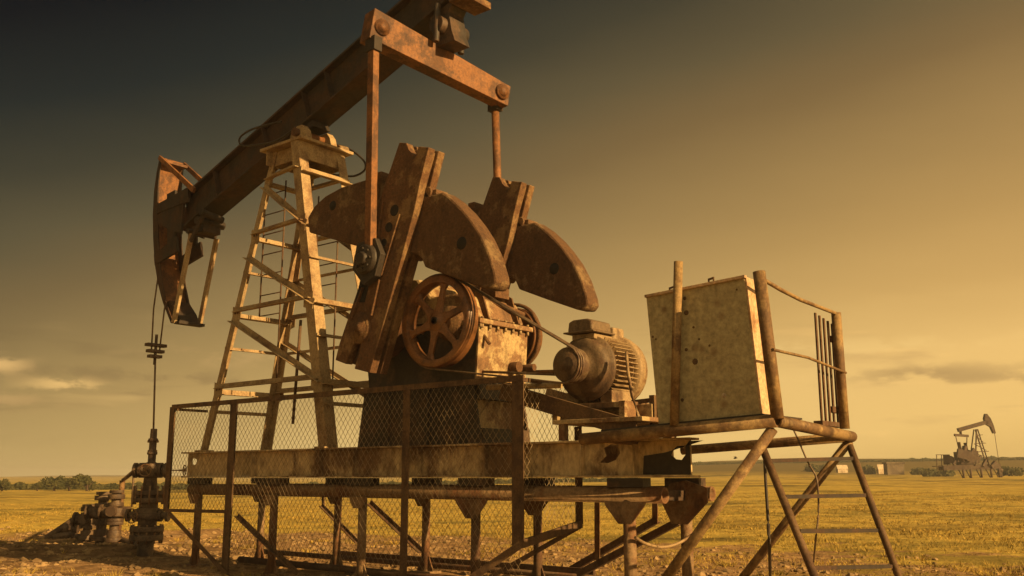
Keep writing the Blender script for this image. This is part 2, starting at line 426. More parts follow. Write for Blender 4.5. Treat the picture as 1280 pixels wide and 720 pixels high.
def P2(pts, Y): return [(lambda v: (v.x, v.z))(W(x, y, Y)) for x, y in pts]

# ------------------------------------------------------------------ terrain
def sst(a, b, x):
    t = max(0, min(1, (x-a)/(b-a))); return t*t*(3-2*t)
def ground_h(x, y):
    r = math.hypot(x, y)
    v = Vector((x, y, 0))
    az = math.degrees(math.atan2(v.dot(rgt), v.dot(fwdh)))
    s = sst(-12, 18, az) if az < 120 else 0
    h = s*(1.6*sst(25, 150, r) + 7.6*sst(175, 430, r))
    h += (1-s)*(4.6*sst(500, 1200, r)*(0.45+.9*abs(noise.noise(Vector((az*.07, 3, 0))))))
    h += s*1.5*sst(500, 1200, r)
    n = noise.noise(Vector((x*.35, y*.35, 0)))*.06 + noise.noise(Vector((x*1.1, y*1.1, 5)))*.035 + noise.noise(Vector((x*3.1, y*3.1, 9)))*.018
    n *= (1 if r < 60 else 1)
    h += n
    h += .55*noise.noise(Vector((x*.02, y*.02, 2)))*sst(30, 120, r)
    # spoil heaps left of the wellhead
    for (mx, my, mr, mh) in MOUNDS:
        d2 = ((x-mx)**2+(y-my)**2)/(mr*mr)
        if d2 < 9: h += mh*math.exp(-d2)*(1+.5*noise.noise(Vector((x*2, y*2, 1))))
    return h
MOUNDS = []
for px, py, mr, mh in ((30,690,1.6,.16),(95,668,1.5,.22),(150,690,1.0,.15),(15,660,2.0,.25),(210,672,1.3,.16),(60,650,1.8,.2),(260,668,1.0,.12)):
    p = WZ(px, py, 0); MOUNDS.append((p.x, p.y, mr, mh))
bm = bmesh.new()
NR = 250
rs = [2.0*(1250/2.0)**(i/(NR-1)) for i in range(NR)]
angs = []
a = -180.0
while a < 180:
    angs.append(a); a += .45 if -36 <= a < 36 else 4
rings = []
for r in rs:
    row = []
    for a in angs:
        d = fwdh*math.cos(rad(a)) + rgt*math.sin(rad(a))
        x, y = d.x*r, d.y*r
        row.append(bm.verts.new((x, y, ground_h(x, y))))
    rings.append(row)
n = len(angs)
for A, B in zip(rings, rings[1:]):
    for k in range(n):
        f = bm.faces.new((A[k], B[k], B[(k+1) % n], A[(k+1) % n])); f.smooth = True
cvt = bm.verts.new((0, 0, ground_h(0, 0)))
for k in range(n): bm.faces.new((cvt, rings[0][k], rings[0][(k+1) % n]))
bmesh.ops.recalc_face_normals(bm, faces=bm.faces)
me = bpy.data.meshes.new('ground'); bm.to_mesh(me); bm.free()
gr = bpy.data.objects.new('ground', me); C.objects.link(gr); tag(gr, kind='structure')
m, nt, b = nodes('dry_field_ground')
N = nt.nodes.new; L = nt.links.new
geo = N('ShaderNodeNewGeometry')
def nz(scale, detail=6, rough=.6, vec=None):
    q = N('ShaderNodeTexNoise'); q.inputs['Scale'].default_value = scale; q.inputs['Detail'].default_value = detail; q.inputs['Roughness'].default_value = rough
    L(vec or geo.outputs['Position'], q.inputs['Vector']); return q.outputs[0]
def ramp(inp, stops):
    q = N('ShaderNodeValToRGB'); e = q.color_ramp.elements
    while len(e) < len(stops): e.new(.5)
    for el, (p, c) in zip(e, stops): el.position = p; el.color = (*c, 1)
    L(inp, q.inputs[0]); return q.outputs[0]
def mth(op, a, b_):
    q = N('ShaderNodeMath'); q.operation = op
    for i, v in enumerate((a, b_)):
        if isinstance(v, (int, float)): q.inputs[i].default_value = v
        else: L(v, q.inputs[i])
    return q.outputs[0]
mpb = N('ShaderNodeMapping'); mpb.inputs['Rotation'].default_value = (0, 0, HEAD); mpb.inputs['Scale'].default_value = (2.6, .55, 1)
mpb.vector_type = 'TEXTURE'; mpb.inputs['Scale'].default_value = (1.0, 1.6, 1)
L(geo.outputs['Position'], mpb.inputs[0])
grass_c = ramp(nz(.085, 10, .74, mpb.outputs[0]), [(.36, (.12,.09,.024)), (.44, (.29,.225,.056)), (.51, (.54,.395,.095)), (.57, (.36,.26,.062)), (.66, (.15,.11,.03))])
fine = ramp(nz(1.7, 8, .75), [(.3, (.55,.55,.5)), (.65, (1.2,1.18,1.1))])
gx = N('ShaderNodeMixRGB'); gx.blend_type = 'MULTIPLY'; gx.inputs[0].default_value = .85; L(grass_c, gx.inputs[1]); L(fine, gx.inputs[2])
hillm = N('ShaderNodeMapRange'); hillm.inputs[1].default_value = 1.9; hillm.inputs[2].default_value = 3.4
sph = N('ShaderNodeSeparateXYZ'); L(geo.outputs['Position'], sph.inputs[0])
L(mth('ADD', sph.outputs[2], mth('MULTIPLY', mth('SUBTRACT', nz(.03, 6, .6), .5), 3.0)), hillm.inputs[0])
hx_ = N('ShaderNodeMixRGB'); L(hillm.outputs[0], hx_.inputs[0]); L(gx.outputs[0], hx_.inputs[1]); hx_.inputs[2].default_value = (.135,.10,.03,1)
dirt_c = ramp(nz(2.2, 10, .72), [(.28, (.06,.036,.018)), (.42, (.20,.12,.055)), (.56, (.38,.235,.11)), (.72, (.52,.35,.18))])
# bare soil around the installation: distance from the trestle line, broken up by noise
sp = N('ShaderNodeSeparateXYZ'); L(geo.outputs['Position'], sp.inputs[0])
dx = mth('DIVIDE', mth('ADD', sp.outputs[0], 17.5), 13.5); dy = mth('DIVIDE', mth('SUBTRACT', sp.outputs[1], 12.5), 7.5)
dd = mth('SQRT', mth('ADD', mth('MULTIPLY', dx, dx), mth('MULTIPLY', dy, dy)), 0)
dd = mth('ADD', dd, mth('MULTIPLY', mth('SUBTRACT', nz(.55, 8, .65), .5), 1.6))
dm = N('ShaderNodeMapRange'); dm.inputs[1].default_value = 1.12; dm.inputs[2].default_value = .8
# plus bare patches scattered through the near field
vr = N('ShaderNodeVectorMath'); vr.operation = 'LENGTH'; L(geo.outputs['Position'], vr.inputs[0])
pm1 = N('ShaderNodeMapRange'); pm1.inputs[1].default_value = 34; pm1.inputs[2].default_value = 15; L(vr.outputs['Value'], pm1.inputs[0])
dd = mth('SUBTRACT', dd, mth('MULTIPLY', mth('MULTIPLY', mth('MAXIMUM', mth('SUBTRACT', nz(.42, 9, .7, mpb.outputs[0]), .42), 0), pm1.outputs[0]), 11.0))
L(dd, dm.inputs[0])
mx = N('ShaderNodeMixRGB'); L(dm.outputs[0], mx.inputs[0]); L(hx_.outputs[0], mx.inputs[1]); L(dirt_c, mx.inputs[2])
# oil-soaked soil around the wellhead and manifold
wx = mth('DIVIDE', mth('ADD', sp.outputs[0], 22.5), 5.2); wy = mth('DIVIDE', mth('SUBTRACT', sp.outputs[1], 12.0), 3.0)
wd = mth('SQRT', mth('ADD', mth('MULTIPLY', wx, wx), mth('MULTIPLY', wy, wy)), 0)
wd = mth('ADD', wd, mth('MULTIPLY', mth('SUBTRACT', nz(.9, 7, .6), .5), 1.9))
om = N('ShaderNodeMapRange'); om.inputs[1].default_value = 1.05; om.inputs[2].default_value = .7; om.inputs[4].default_value = .4; L(wd, om.inputs[0])
ox = N('ShaderNodeMixRGB'); L(om.outputs[0], ox.inputs[0]); L(mx.outputs[0], ox.inputs[1]); ox.inputs[2].default_value = (.05,.032,.018,1)
L(ox.outputs[0], b.inputs['Base Color'])
b.inputs['Roughness'].default_value = .95; b.inputs['Specular IOR Level'].default_value = .1
bp = N('ShaderNodeBump'); bp.inputs['Strength'].default_value = .9; bp.inputs['Distance'].default_value = .12
L(mth('ADD', nz(3.0, 10, .75), mth('MULTIPLY', nz(.6, 8, .7), 1.6)), bp.inputs['Height']); L(bp.outputs[0], b.inputs['Normal'])
me.materials.append(m)
GZ = lambda p: ground_h(p.x, p.y)

# ------------------------------------------------------------------ trestle
YN, YF = 11.02, 12.52
LEGX = [-17.02, -14.62, -12.25, -9.75, -7.05]
T = thing('steel_trestle', 'rows of steel pipe legs with gussets holding up the large near pump jack', 'trestle', (-12, 11.77, 0))
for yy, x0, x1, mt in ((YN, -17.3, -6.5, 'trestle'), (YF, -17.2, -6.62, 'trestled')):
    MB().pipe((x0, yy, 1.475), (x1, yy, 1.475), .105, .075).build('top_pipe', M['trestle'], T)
    for i, lx in enumerate(LEGX):
        r = .085 if i == 4 else .072
        g = ground_h(lx, yy)
        b_ = MB().tube((lx, yy, g-.1), (lx, yy, 1.42), r)
        b_.box((lx-.2, yy-.2, g-.02), (lx+.2, yy+.2, g+.035))
        for s in (-1, 1): b_.prism([[(lx+s*.08, g+.03), (lx+s*.2, g+.03), (lx+s*.08, g+.3)]], yy-.01, yy+.01)
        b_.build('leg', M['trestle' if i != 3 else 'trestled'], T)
        gk = .95 if i >= 3 else .62
        gs = MB().prism([[(lx-.34*gk, 1.39), (lx+.34*gk, 1.39), (lx+.31*gk, 1.33), (lx+.10, 1.39-.30*gk), (lx-.10, 1.39-.30*gk), (lx-.31*gk, 1.33)]], yy-.12 if yy == YN else yy-.115, yy-.095 if yy == YN else yy-.09)
        gs.build('gusset', M['trestle'], T)
        MB().box((lx-.28, yy-.1, 1.575), (lx+.28, yy+.1, 1.695)).build('spacer', M['dark'], T)
for i, lx in enumerate(LEGX):
    MB().bar((lx+.02, YN+.1, 1.45), (lx+.02, YF-.1, 1.45), .12, .14).build('cross_member', M['dark'], T)
MB().prism([[(-7.38,1.40),(-7.2,1.62),(-6.95,1.66),(-6.62,1.56),(-6.62,1.36),(-6.95,1.05),(-7.2,1.05)]], YF-.16, YF-.13).build('end_gusset', M['trestle'], T)
# far side braces and rails near the ground
def bb(a, c, Y, w=.07, mat='trestled', name='brace'):
    return MB().angle(W(*a, Y), W(*c, Y), w, .014).build(name, M[mat], T)
bb((402,618), (402,633), 13.0); bb((402,633), (447,679), 13.0)
bb((462,630), (527,691), YF+.15, .09)
bb((815,628), (815,655), 13.4, .1, 'trestle'); bb((822,653), (706,720), 13.4, .1); bb((848,656), (722,722), 12.7, .1)
bb((743,628), (743,700), 13.2, .1, 'trestle')
MB().tube((-17.5, 12.95, .16), (-6.9, 12.95, .14), .05).build('ground_rail', M['trestled'], T)
MB().tube((-16.6, 11.75, .12), (-8.9, 11.72, .10), .06).build('ground_rail', M['trestled'], T)
MB().bar((-15.5, 13.3, .2), (-9.2, 13.3, .2), .06, .1).build('ground_rail', M['trestled'], T)

# ------------------------------------------------------------------ pump jack
J = thing('pump_jack', 'huge rusty nodding pump jack filling the left foreground, beam tilted up to the right', 'pump jack', (-13.5, 11.77, 1.7))
YC = 11.77
zb0, zb1 = 1.70, 2.20
# skid beams, near one with torn holes in its web at the motor end
wb = MB()
outer = [(-17.45, zb0+.03), (-6.1, zb0+.03), (-6.1, zb1-.03), (-17.45, zb1-.03)]
def blob(cx, cy, pts, Y): return [(lambda v: (v.x, v.z))(W(cx+dx, cy+dy, Y)) for dx, dy in pts]
h1 = blob(764, 566, [(-9,-6),(0,-11),(9,-9),(12,0),(6,9),(-4,13),(-14,12),(-6,4)], YN)
h2 = blob(850, 566, [(-8,-3),(-3,-8),(4,-6),(8,-9),(8,2),(3,9),(-5,8),(-10,3)], YN)
h3 = blob(243, 577, [(-3,-3),(0,-4.5),(3,-3),(4,0),(3,3),(0,4.5),(-3,3),(-4,0)], YN)
wb.prism([outer, h1, h2, h3], YN-.012, YN+.012)
wb.box((-17.5, YN-.13, zb0), (-6.05, YN+.13, zb0+.028)); wb.box((-17.55, YN-.13, zb1-.028), (-6.05, YN+.13, zb1))
for x in (-17.3, -15.2, -13.3, -12.4, -10.9, -9.5, -7.75, -6.9): wb.box((x-.01, YN-.115, zb0+.03), (x+.01, YN-.013, zb1-.03))
wb.build('skid_beam', M['skid'], J, .004)
MB().ibeam((-17.5, YF, (zb0+zb1)/2), (W(842, 570, YF).x, YF, (zb0+zb1)/2), .26, .5).build('skid_beam', M['skid'], J, .004)
for x in (-17.2, -15.2, -13.2, -11.2, -9.2):
    MB().ibeam((x, YN+.03, 1.98), (x, YF-.03, 1.98), .2, .36).build('skid_cross_beam', M['dark'], J)
ea = W(803, 570, YN-.02).x
MB().prism([[(ea, 1.74), (-6.11, 1.74), (-6.11, 2.16), (ea+.9, 2.16), (ea+.35, 2.02), (ea+.02, 1.98)], h2], YN-.019, YN-.0125).build('skid_end_plate', M['dark'], J)
# samson post
ztop = 8.12
tl, tr_, = -15.42, -14.42
legs = {'NL': ((-17.02, 10.98, zb1), (tl, 11.18, ztop)), 'NR': ((-13.15, 10.98, zb1), (tr_, 11.02, ztop)),
        'FL': ((-16.95, 12.52, zb1), (tl, 12.18, ztop)), 'FR': ((-13.15, 12.52, zb1), (tr_, 12.20, ztop))}
def lp(k, z):
    a, c = map(Vector, legs[k]); return a.lerp(c, (z-a.z)/(c.z-a.z))
for k, (a, c) in legs.items():
    sx = 1 if k[1] == 'L' else -1
    sy = 1 if k[0] == 'N' else -1
    w = .17 if k[1] == 'L' else .24
    mb = MB(); a = Vector(a); c = Vector(c); t = .018
    # angle section with one leaf facing across (X) and the other facing along (Y)
    pr = [(0,0),(w*sx,0),(w*sx,t*sy),(t*sx,t*sy),(t*sx,w*sy),(0,w*sy)]
    A = [mb.bm.verts.new(a+Vector((x, y, 0))) for x, y in pr]; B = [mb.bm.verts.new(c+Vector((x*.9, y*.9, 0))) for x, y in pr]
    for i in range(6): mb.bm.faces.new((A[i], A[(i+1) % 6], B[(i+1) % 6], B[i]))
    mb.cap(A); mb.cap(B)
    mb.box((a.x-.14+.1*sx, a.y-.1, zb1), (a.x+.14+.1*sx, a.y+.16, zb1+.03))
    mb.build('samson_leg', M['samson'], J)
def sb(p, q, w=.1, h=.10, mat='samson'):
    MB().angle(p, q, w, .014).build('samson_brace', M[mat], J)
for z in (7.55, 6.45, 4.92, 3.42):
    for s in 'NF': sb(lp(s+'L', z)+Vector((.05,.02 if s=='N' else -.02,0)), lp(s+'R', z+.0)-Vector((.05,-.02 if s=='N' else .02,0)))
    for s in 'LR': sb(lp('N'+s, z-.1), lp('F'+s, z-.1), .11)
for z in (5.7, 4.2):
    for s in 'LR': sb(lp('N'+s, z), lp('F'+s, z), .06)
    sb(lp('FL', z), lp('FR', z), .06)
for z in (2.95,): 
    for s in 'LR': sb(lp('N'+s, z), lp('F'+s, z), .07)
for za, zc in ((7.4, 6.5), (6.0, 4.95), (4.75, 3.5)):
    sb(lp('NL', za), lp('NR', zc-.15), .10)
    sb(lp('FL', za-.3), lp('FR', zc-.55), .09)
for k in legs:
    for z in (6.4, 4.87, 3.38):
        p_ = lp(k, z); sgn = 1 if k[1] == 'L' else -1; yy = p_.y-.012 if k[0] == 'N' else p_.y+.002
        g_ = MB().prism([[(p_.x, p_.z-.16), (p_.x+sgn*.26, p_.z-.1), (p_.x+sgn*.26, p_.z+.1), (p_.x-sgn*.0, p_.z+.18)]], yy, yy+.01)
        g_.build('joint_plate', M['samson'], J)
        for bx_ in (.10, .19):
            MB().bolt((p_.x+sgn*bx_, yy, p_.z+.03), (0,-1,0), .02, .018).build('joint_bolt', M['trestled'], J)
cap = MB(); cap.box((-15.6, 11.0, 8.12), (-14.28, 12.32, 8.18))
cap.build('samson_cap', M['samson'], J, .006)
MB().box((-14.44, 11.05, 7.78), (-14.40, 12.18, 8.115)).build('samson_head_plate', M['samson'], J)
MB().box((-15.4, 11.20, 7.82), (-14.45, 11.23, 8.11)).build('samson_head_plate', M['samson'], J)
MB().box((-15.44, 11.05, 7.82), (-15.41, 12.18, 8.115)).build('samson_head_plate', M['samson'], J)
MB().box((-15.4, 12.14, 7.78), (-14.45, 12.17, 8.11)).build('samson_head_plate', M['samson'], J)
# ladders inside the post
def ladder(x0, x1, Y, z0a, z0b, z1, n):
    o = MB()
    o.tube((x0, Y, z0a), (x0, Y, z1), .016, 6); o.tube((x1, Y, z0b), (x1, Y, z1), .016, 6)
    for i in range(n):
        z = z1-.2-i*.42
        if z > max(z0a, z0b): o.tube((x0, Y, z), (x1, Y, z), .012, 6)
    o.build('inner_ladder', M['trestled'], J)
pa = W(333, 225, 11.5); pb = W(358, 217, 11.5)
ladder(pa.x, pb.x, 11.5, W(322,396,11.5).z, W(345,480,11.5).z, 7.6, 12)
pa = W(395, 330, 12.0); pb = W(421, 330, 12.0)
ladder(pa.x, pb.x, 12.0, W(395,395,12.0).z, W(421,538,12.0).z, 7.3, 10)
MB().tube(W(376,400,11.3), W(366,530,11.3), .028, 8).build('drop_pipe', M['trestled'], J)
# walking beam
sl = .352
bt = lambda x: 9.22 + sl*(x+15.7)
ang = math.atan(sl); hb = .80*math.cos(ang)
ax0, ax1 = -19.15, -10.55
ctr = lambda x: Vector((x, YC, bt(x)-.40))
wbm = MB().ibeam(ctr(ax0), ctr(ax1), .56, hb, .05, .26)
dirb = Vector((1, 0, sl)).normalized()
wbm.build('walking_beam', M['beam'], J, .006)
for x in (-17.9, -16.2, -14.9, -14.2, -12.6):
    for s in (-1, 1):
        c = ctr(x) + Vector((0, s*.205, 0)); nrm = Vector((-sl, 0, 1)).normalized()
        MB().bar(c-nrm*(hb/2-.05), c+nrm*(hb/2-.05), .02, .13, (0,1,0)).build('beam_stiffener', M['beam'], J)
# saddle bearing on the post
sx_ = -14.9
MB().box((-15.25, 11.35, 8.182), (-14.45, 12.2, 8.25)).build('saddle_base', M['beam'], J, .01)
for y in (11.38, 12.02):
    MB().prism([[(-15.2,8.252),(-14.6,8.252),(-14.68,8.5),(-14.78,8.62),(-15.02,8.62),(-15.12,8.5)]], y, y+.16).build('bearing_block', M['samson'], J, .01)
MB().tube((sx_, 11.28, 8.47), (sx_, 12.3, 8.47), .085).build('saddle_shaft', M['orange'], J)
MB().tube((sx_+.22, 12.22, 8.30), (sx_+.22, 12.46, 8.32), .1, 16).build('grease_cup', M['motorl'], J)
MB().prism([[(-15.15,8.6),(-14.62,8.6),(-14.7,bt(-14.7)-.82),(-15.1,bt(-15.1)-.83)]], 11.56, 11.98).build('saddle_block', M['beam'], J)
# horse head: curved face, side rims, spokes and chord bars
arc_px = [(200,197),(196,217),(193,240),(191.5,268),(192,300),(194,330),(198,355),(204,378),(214,404)]
arc = P2(arc_px, 11.47)
hy0, hy1 = 11.47, 12.07
hh = MB()
inner = [(x+.05+.0*i, z) for i, (x, z) in enumerate(arc)]
hh.prism([arc + inner[::-1]], hy0, hy1)
hh.build('horse_head', M['orange'], J)
for y in (hy0-.012, hy1-.022):
    rim_in = []
    n_ = len(arc)
    for i, (x, z) in enumerate(arc):
        w = .05 + .16*math.sin(math.pi*i/(n_-1))
        rim_in.append((x+w, z))
    MB().prism([arc + rim_in[::-1]], y, y+.034).build('head_rim', M['beam'], J)
    T0 = arc[0]; B0 = arc[-1]
    bk_t = P2([(243,238)], 11.47)[0]; bk_b = P2([(240,292)], 11.47)[0]
    def strip(a, c, wa, wc, nm='head_spoke', mt='beam', yo=0.0):
        a = Vector((a[0], 0, a[1])); c = Vector((c[0], 0, c[1])); d = (c-a).normalized(); nn = Vector((-d.z, 0, d.x))
        q = [a+nn*wa/2, a-nn*wa/2, c-nn*wc/2, c+nn*wc/2]
        MB().prism([[(v.x, v.z) for v in q]], y-.014+yo if y < YC else y+.01-yo, y+.046+yo if y < YC else y+.07-yo).build(nm, M[mt], J)
    strip(P2([(196,262)], 11.47)[0], P2([(236,243)], 11.47)[0], .22, .34)
    strip(P2([(194,325)], 11.47)[0], P2([(222,305)], 11.47)[0], .26, .36)
    strip(P2([(194,275)], 11.47)[0], P2([(228,268)], 11.47)[0], .16, .9, yo=.02)
    strip(P2([(213,303)], 11.47)[0], P2([(213,240)], 11.47)[0], .30, .34, yo=.037)
    strip(T0, bk_t, .10, .12, 'head_chord', 'orange', -.012)
    strip((B0[0]+.12, B0[1]), bk_b, .13, .13, 'head_chord', 'samson', -.012)
MB().prism([P2([(203,378),(214,404),(223,403),(219,390),(210,375)], 11.47)], hy0+.06, hy1-.06).build('head_toe', M['beam'], J)
e = W(222, 403, 11.47)
MB().box((e.x-.1, hy0-.02, e.z-.03), (e.x+.1, hy1+.02, e.z+.03)).build('head_toe_bar', M['beam'], J)
e = W(207, 200, 11.47)
MB().box((e.x-.22, hy0+.03, e.z-.06), (e.x+.02, hy1-.03, e.z)).build('head_top_bar', M['orange'], J)
# latch gear under the beam nose
e = W(245, 285, 11.47)
lt = MB(); lt.box((e.x-.3, 11.55, e.z-.08), (e.x+.15, 12.0, e.z+.1)); lt.tube((e.x+.1, 11.4, e.z+.15), (e.x+.1, 12.1, e.z+.15), .09)
lt.tube((e.x-.2, 11.38, e.z-.05), (e.x-.2, 12.1, e.z-.05), .06); lt.tube((e.x+.35, 11.35, e.z+.28), (e.x+.35, 11.9, e.z+.2), .08); lt.bar((e.x-.1, 11.42, e.z-.3), (e.x+.4, 11.42, e.z+.3), .05, .1)
lt.build('head_latch', M['beam'], J, .008)
# bridle
hx, hz = arc[5]
cb = W(194.5, 437, YC)
for dy in (-.17, .17):
    MB().path([(arc[4][0]-.02, YC+dy, arc[4][1]), (arc[5][0]-.03, YC+dy, arc[5][1]), (cb.x+.02, YC+dy*.8, arc[5][1]-1.0), (cb.x, YC+dy*.6, cb.z)], .018, 6).build('bridle_cable', M['cable'], J)
cbm = MB()
for k, dz in enumerate((.1, -.04, -.16)): cbm.box((cb.x-.08, YC-.24+.04*k, cb.z+dz-.035), (cb.x+.08, YC+.24-.05*k, cb.z+dz+.035))
cbm.tube((cb.x, YC, cb.z-.35), (cb.x, YC, cb.z+.35), .035, 8)
cbm.build('carrier_bar', M['well'], J, .006)
WX0 = -20.12
MB().tube((cb.x, YC, cb.z), (WX0, YC, 2.5), .022, 8).build('polished_rod', M['cable'], J)
# equaliser beam and tail bearing
en = W(459, 32, 10.25); ef = W(631, 123, 13.3)
eq_mid = (en+ef)/2
eqm = MB(); d_ = (ef-en).normalized()
eqm.sweep([(-.16,-.29),(.16,-.29),(.16,.29),(-.16,.29)], en, ef, (0,0,1), prof2=[(-.14,-.21),(.14,-.21),(.14,.21),(-.14,.21)])
eqm.build('equaliser_beam', M['orange'], J, .012)
side = d_.cross(Vector((0,0,1))).normalized()
if side.x < 0: side = -side
for c, s in ((en, 1), (ef, -1)):
    cc = c + d_*s*.2 + side*.155
    MB().lathe([(0,.0),(.15,.0),(.15,.035),(.09,.04),(.09,.08),(0,.085)], cc, side, 20).build('equaliser_pin', M['orange'], J)
tb = MB(); ec = Vector((-11.15, YC, eq_mid.z+.24))
bz = bt(-11.15)-.82
tb.prism([[(ec.x-.34, ec.z-.02), (ec.x+.34, ec.z-.02), (ec.x+.26, ec.z+.2), (ec.x+.18, bz-.1), (ec.x+.3, bz+.1), (ec.x-.3, bz-.08), (ec.x-.16, ec.z+.3)]], YC-.2, YC+.2)
tb.tube((ec.x, YC-.34, (ec.z+bz)/2), (ec.x, YC+.38, (ec.z+bz)/2), .17)
for s in (-1, 1): tb.tube((ec.x, YC+s*.33, ec.z), (ec.x, YC+s*.30, bz+.05), .06, 10)
tb.build('tail_bearing', M['dark'], J, .01)
MB().box((-10.85, YC-.32, bt(-10.85)-.95), (-10.45, YC+.36, bt(-10.85)-.82)).build('tail_plate', M['crank'], J, .01)
MB().box((-10.80, YC-.3, bt(-10.75)-.82), (-10.55, YC-.24, bt(-10.75)-.2)).build('tail_plate', M['beam'], J, .01)
# cranks, counterweights, pitmans
PINX, PINZ = -11.53, 5.24
Y0, Y1 = 10.40, 10.78
crank_px = [(499,178),(508,178.5),(511,187),(519,196),(523,183),(536,184),(525,228),(518,262),(502,322),(462,466),(443,461),(446,450),(452,425),(441,431),(432,455),(419,450),(424,430),(451,350),(455,320),(464,283),(475,249)]
wl_px = [(382,272),(390,258),(405,244),(425,233),(461,222),(479,219),(486,219),(500,225),(480,316),(458,310),(440,306),(384,290)]
wr_px = [(500,232),(528,235),(536,243),(550,239),(563,248),(577,262),(588,276),(599,293),(609,315),(617,342),(618,352),(613,360),(602,360),(565,347),(528,333),(524,322),(516,316),(480,316)]
def crank(name, dy, pivot_y):
    c = MB()
    cp = P2(crank_px, Y0)
    zz = [p for p in cp]
    # face plate, back plate and a recessed core leaves the dark groove seen on the edge
    c.prism([zz], Y0, Y0+.15); c.prism([zz], Y1-.15, Y1)
    core = [(x*1.0+(.045 if i < 5 else (-.05 if i < 10 else .03)), z-(.03 if i < 6 else -.03 if 9 <= i < 15 else 0)) for i, (x, z) in enumerate(P2([(499,181),(536,187),(525,228),(518,262),(502,322),(470,440),(455,420),(430,430),(451,350),(455,320),(464,283),(475,249)], Y0))]
    core = [(x+(.0), z) for x, z in P2([(501,183),(532,187),(521,228),(514,262),(498,322),(468,430),(436,415),(455,350),(459,320),(468,283),(479,249)], Y0)]
    c.prism([core], Y0+.15, Y1-.15)
    o = c.build(name, M['crank'], J, .01)
    def sub(mb, nm, mt, bev=.01): return mb.build_each(nm, M[mt], o, bev)
    sub(MB().prism([P2(wl_px, Y0+.12)], Y0+.16, Y0+.50), 'counterweight', 'weight', .035)
    sub(MB().prism([P2(wr_px, Y0+.12)], Y0+.16, Y0+.50), 'counterweight', 'weight', .035)
    hl = MB()
    for px, py, r in ((416,257,.085),(458,259,.045),(577,304,.1),(504,245,.0),(511,288,.055)):
        if r:
            v = W(px, py, Y0+.16); hl.lathe([(0,.003),(r,.003),(r*1.05,-.01)], (v.x, Y0+.157, v.z), (0,-1,0), 18)
    for px, py, r in ((493,263,.075),(486,284,.065),(480,303,.05)):
        v = W(px, py, Y0); hl.lathe([(0,-.001),(r,.0),(r*1.2,.006),(r*1.3,-.002)], (v.x, Y0-.003, v.z), (0,-1,0), 18)
    sub(hl, 'bolt_hole', 'hole', 0)  # flat dark discs, the holes' inner shade put into the colour
    rb = MB()
    a1, a2 = W(481,252,Y0), W(470,318,Y0); rb.bar((a1.x, Y0-.02, a1.z), (a2.x, Y0-.02, a2.z), .05, .03, (1,0,0))
    a1, a2 = W(501,268,Y0), W(478,345,Y0); rb.bar((a1.x, Y0-.02, a1.z), (a2.x, Y0-.02, a2.z), .05, .03, (1,0,0))
    a1, a2 = W(455,360,Y0), W(441,400,Y0); rb.bar((a1.x, Y0-.02, a1.z), (a2.x, Y0-.02, a2.z), .07, .03, (1,0,0))
    a1, a2 = W(476,350,Y0), W(466,395,Y0); rb.bar((a1.x, Y0-.02, a1.z), (a2.x, Y0-.02, a2.z), .07, .03, (1,0,0))
    sub(rb, 'crank_rib', 'crank', .008)
    v = W(450, 410, Y0)
    sub(MB().lathe([(0,.07),(.07,.07),(.075,.045),(.17,.04),(.18,.02),(.25,.018),(.26,0)], (v.x, Y0, v.z), (0,-1,0), 24), 'crank_hub', 'crank', 0)
    ps = P2([(452,345),(464,345),(456,378),(444,378)], Y0)
    sub(MB().prism([ps], Y0-.008, Y0+.02), 'crank_slot', 'hole', 0)  # raised dark plate, the slot's inner shade painted as colour
    q = MB()
    v = W(548, 243, Y0+.3); q.tube((v.x-.12, Y0+.16, v.z+.03), (v.x-.12, Y0+.5, v.z+.03), .09, 10); q.box((v.x-.32, Y0+.2, v.z-.05), (v.x+.05, Y0+.48, v.z+.06))
    v = W(522, 318, Y0+.3); q.tube((v.x-.1, Y0+.12, v.z), (v.x-.1, Y0+.5, v.z), .07, 10)
    v = W(482, 221, Y0+.3); q.box((v.x-.12, Y0+.16, v.z-.6), (v.x+.04, Y0+.5, v.z+.06))
    sub(q, 'weight_clamp', 'crank', .012)
    if dy:
        for ob in [o]: ob.location.y += dy
        # far crank mirrors its outer face away; shift only
    return o
crank('crank', 0, 0)
crank('crank', 2.36, 0)
pn = Vector((PINX, 10.27, PINZ))
pt = en + d_*.16; pt.z -= .2
pt = Vector((W(467,60,10.30).x, 10.30, W(467,60,10.30).z))
pb_ = Vector((W(463,310,10.26).x, 10.26, W(463,310,10.26).z))
MB().bar(pt, pb_, .135, .15, (1,0,0)).build('pitman_arm', M['orange'], J, .01)
pf0 = W(619, 134, 13.2); pf1 = W(624, 300, 13.2)
MB().tube(pf0, pf1, .075, 12).build('pitman_arm', M['orange'], J)
for px, py, Y in ((467,57,10.30),(619,132,13.2)):
    v = W(px, py, Y); MB().box((v.x-.12, Y-.09, v.z-.12), (v.x+.12, Y+.09, v.z+.14)).build('pitman_head', M['beam'], J, .01)
v = W(461, 325, 10.3)
pbm = MB()
pbm.lathe([(0,.16),(.09,.16),(.11,.14),(.11,.10),(.22,.09),(.26,.05),(.27,-.12),(0,-.12)], (v.x, 10.26, v.z), (0,-1,0), 24)
pbm.prism([[(v.x-.33, v.z-.12),(v.x-.24, v.z+.3),(v.x+.2, v.z+.33),(v.x+.34, v.z+.05),(v.x+.22, v.z-.3),(v.x-.05, v.z-.42)]], 10.24, 10.37)
for k in range(8):
    a = k*math.pi/4; pbm.bolt((v.x+.17*math.cos(a), 10.17, v.z+.17*math.sin(a)), (0,-1,0), .025, .03)
pbm.build('pitman_bearing', M['dark'], J, .008)
v2 = pf1
MB().lathe([(0,.1),(.25,.08),(.27,-.12),(0,-.12)], (v2.x, 13.2, v2.z-.1), (0,1,0), 20).build('pitman_bearing', M['dark'], J)
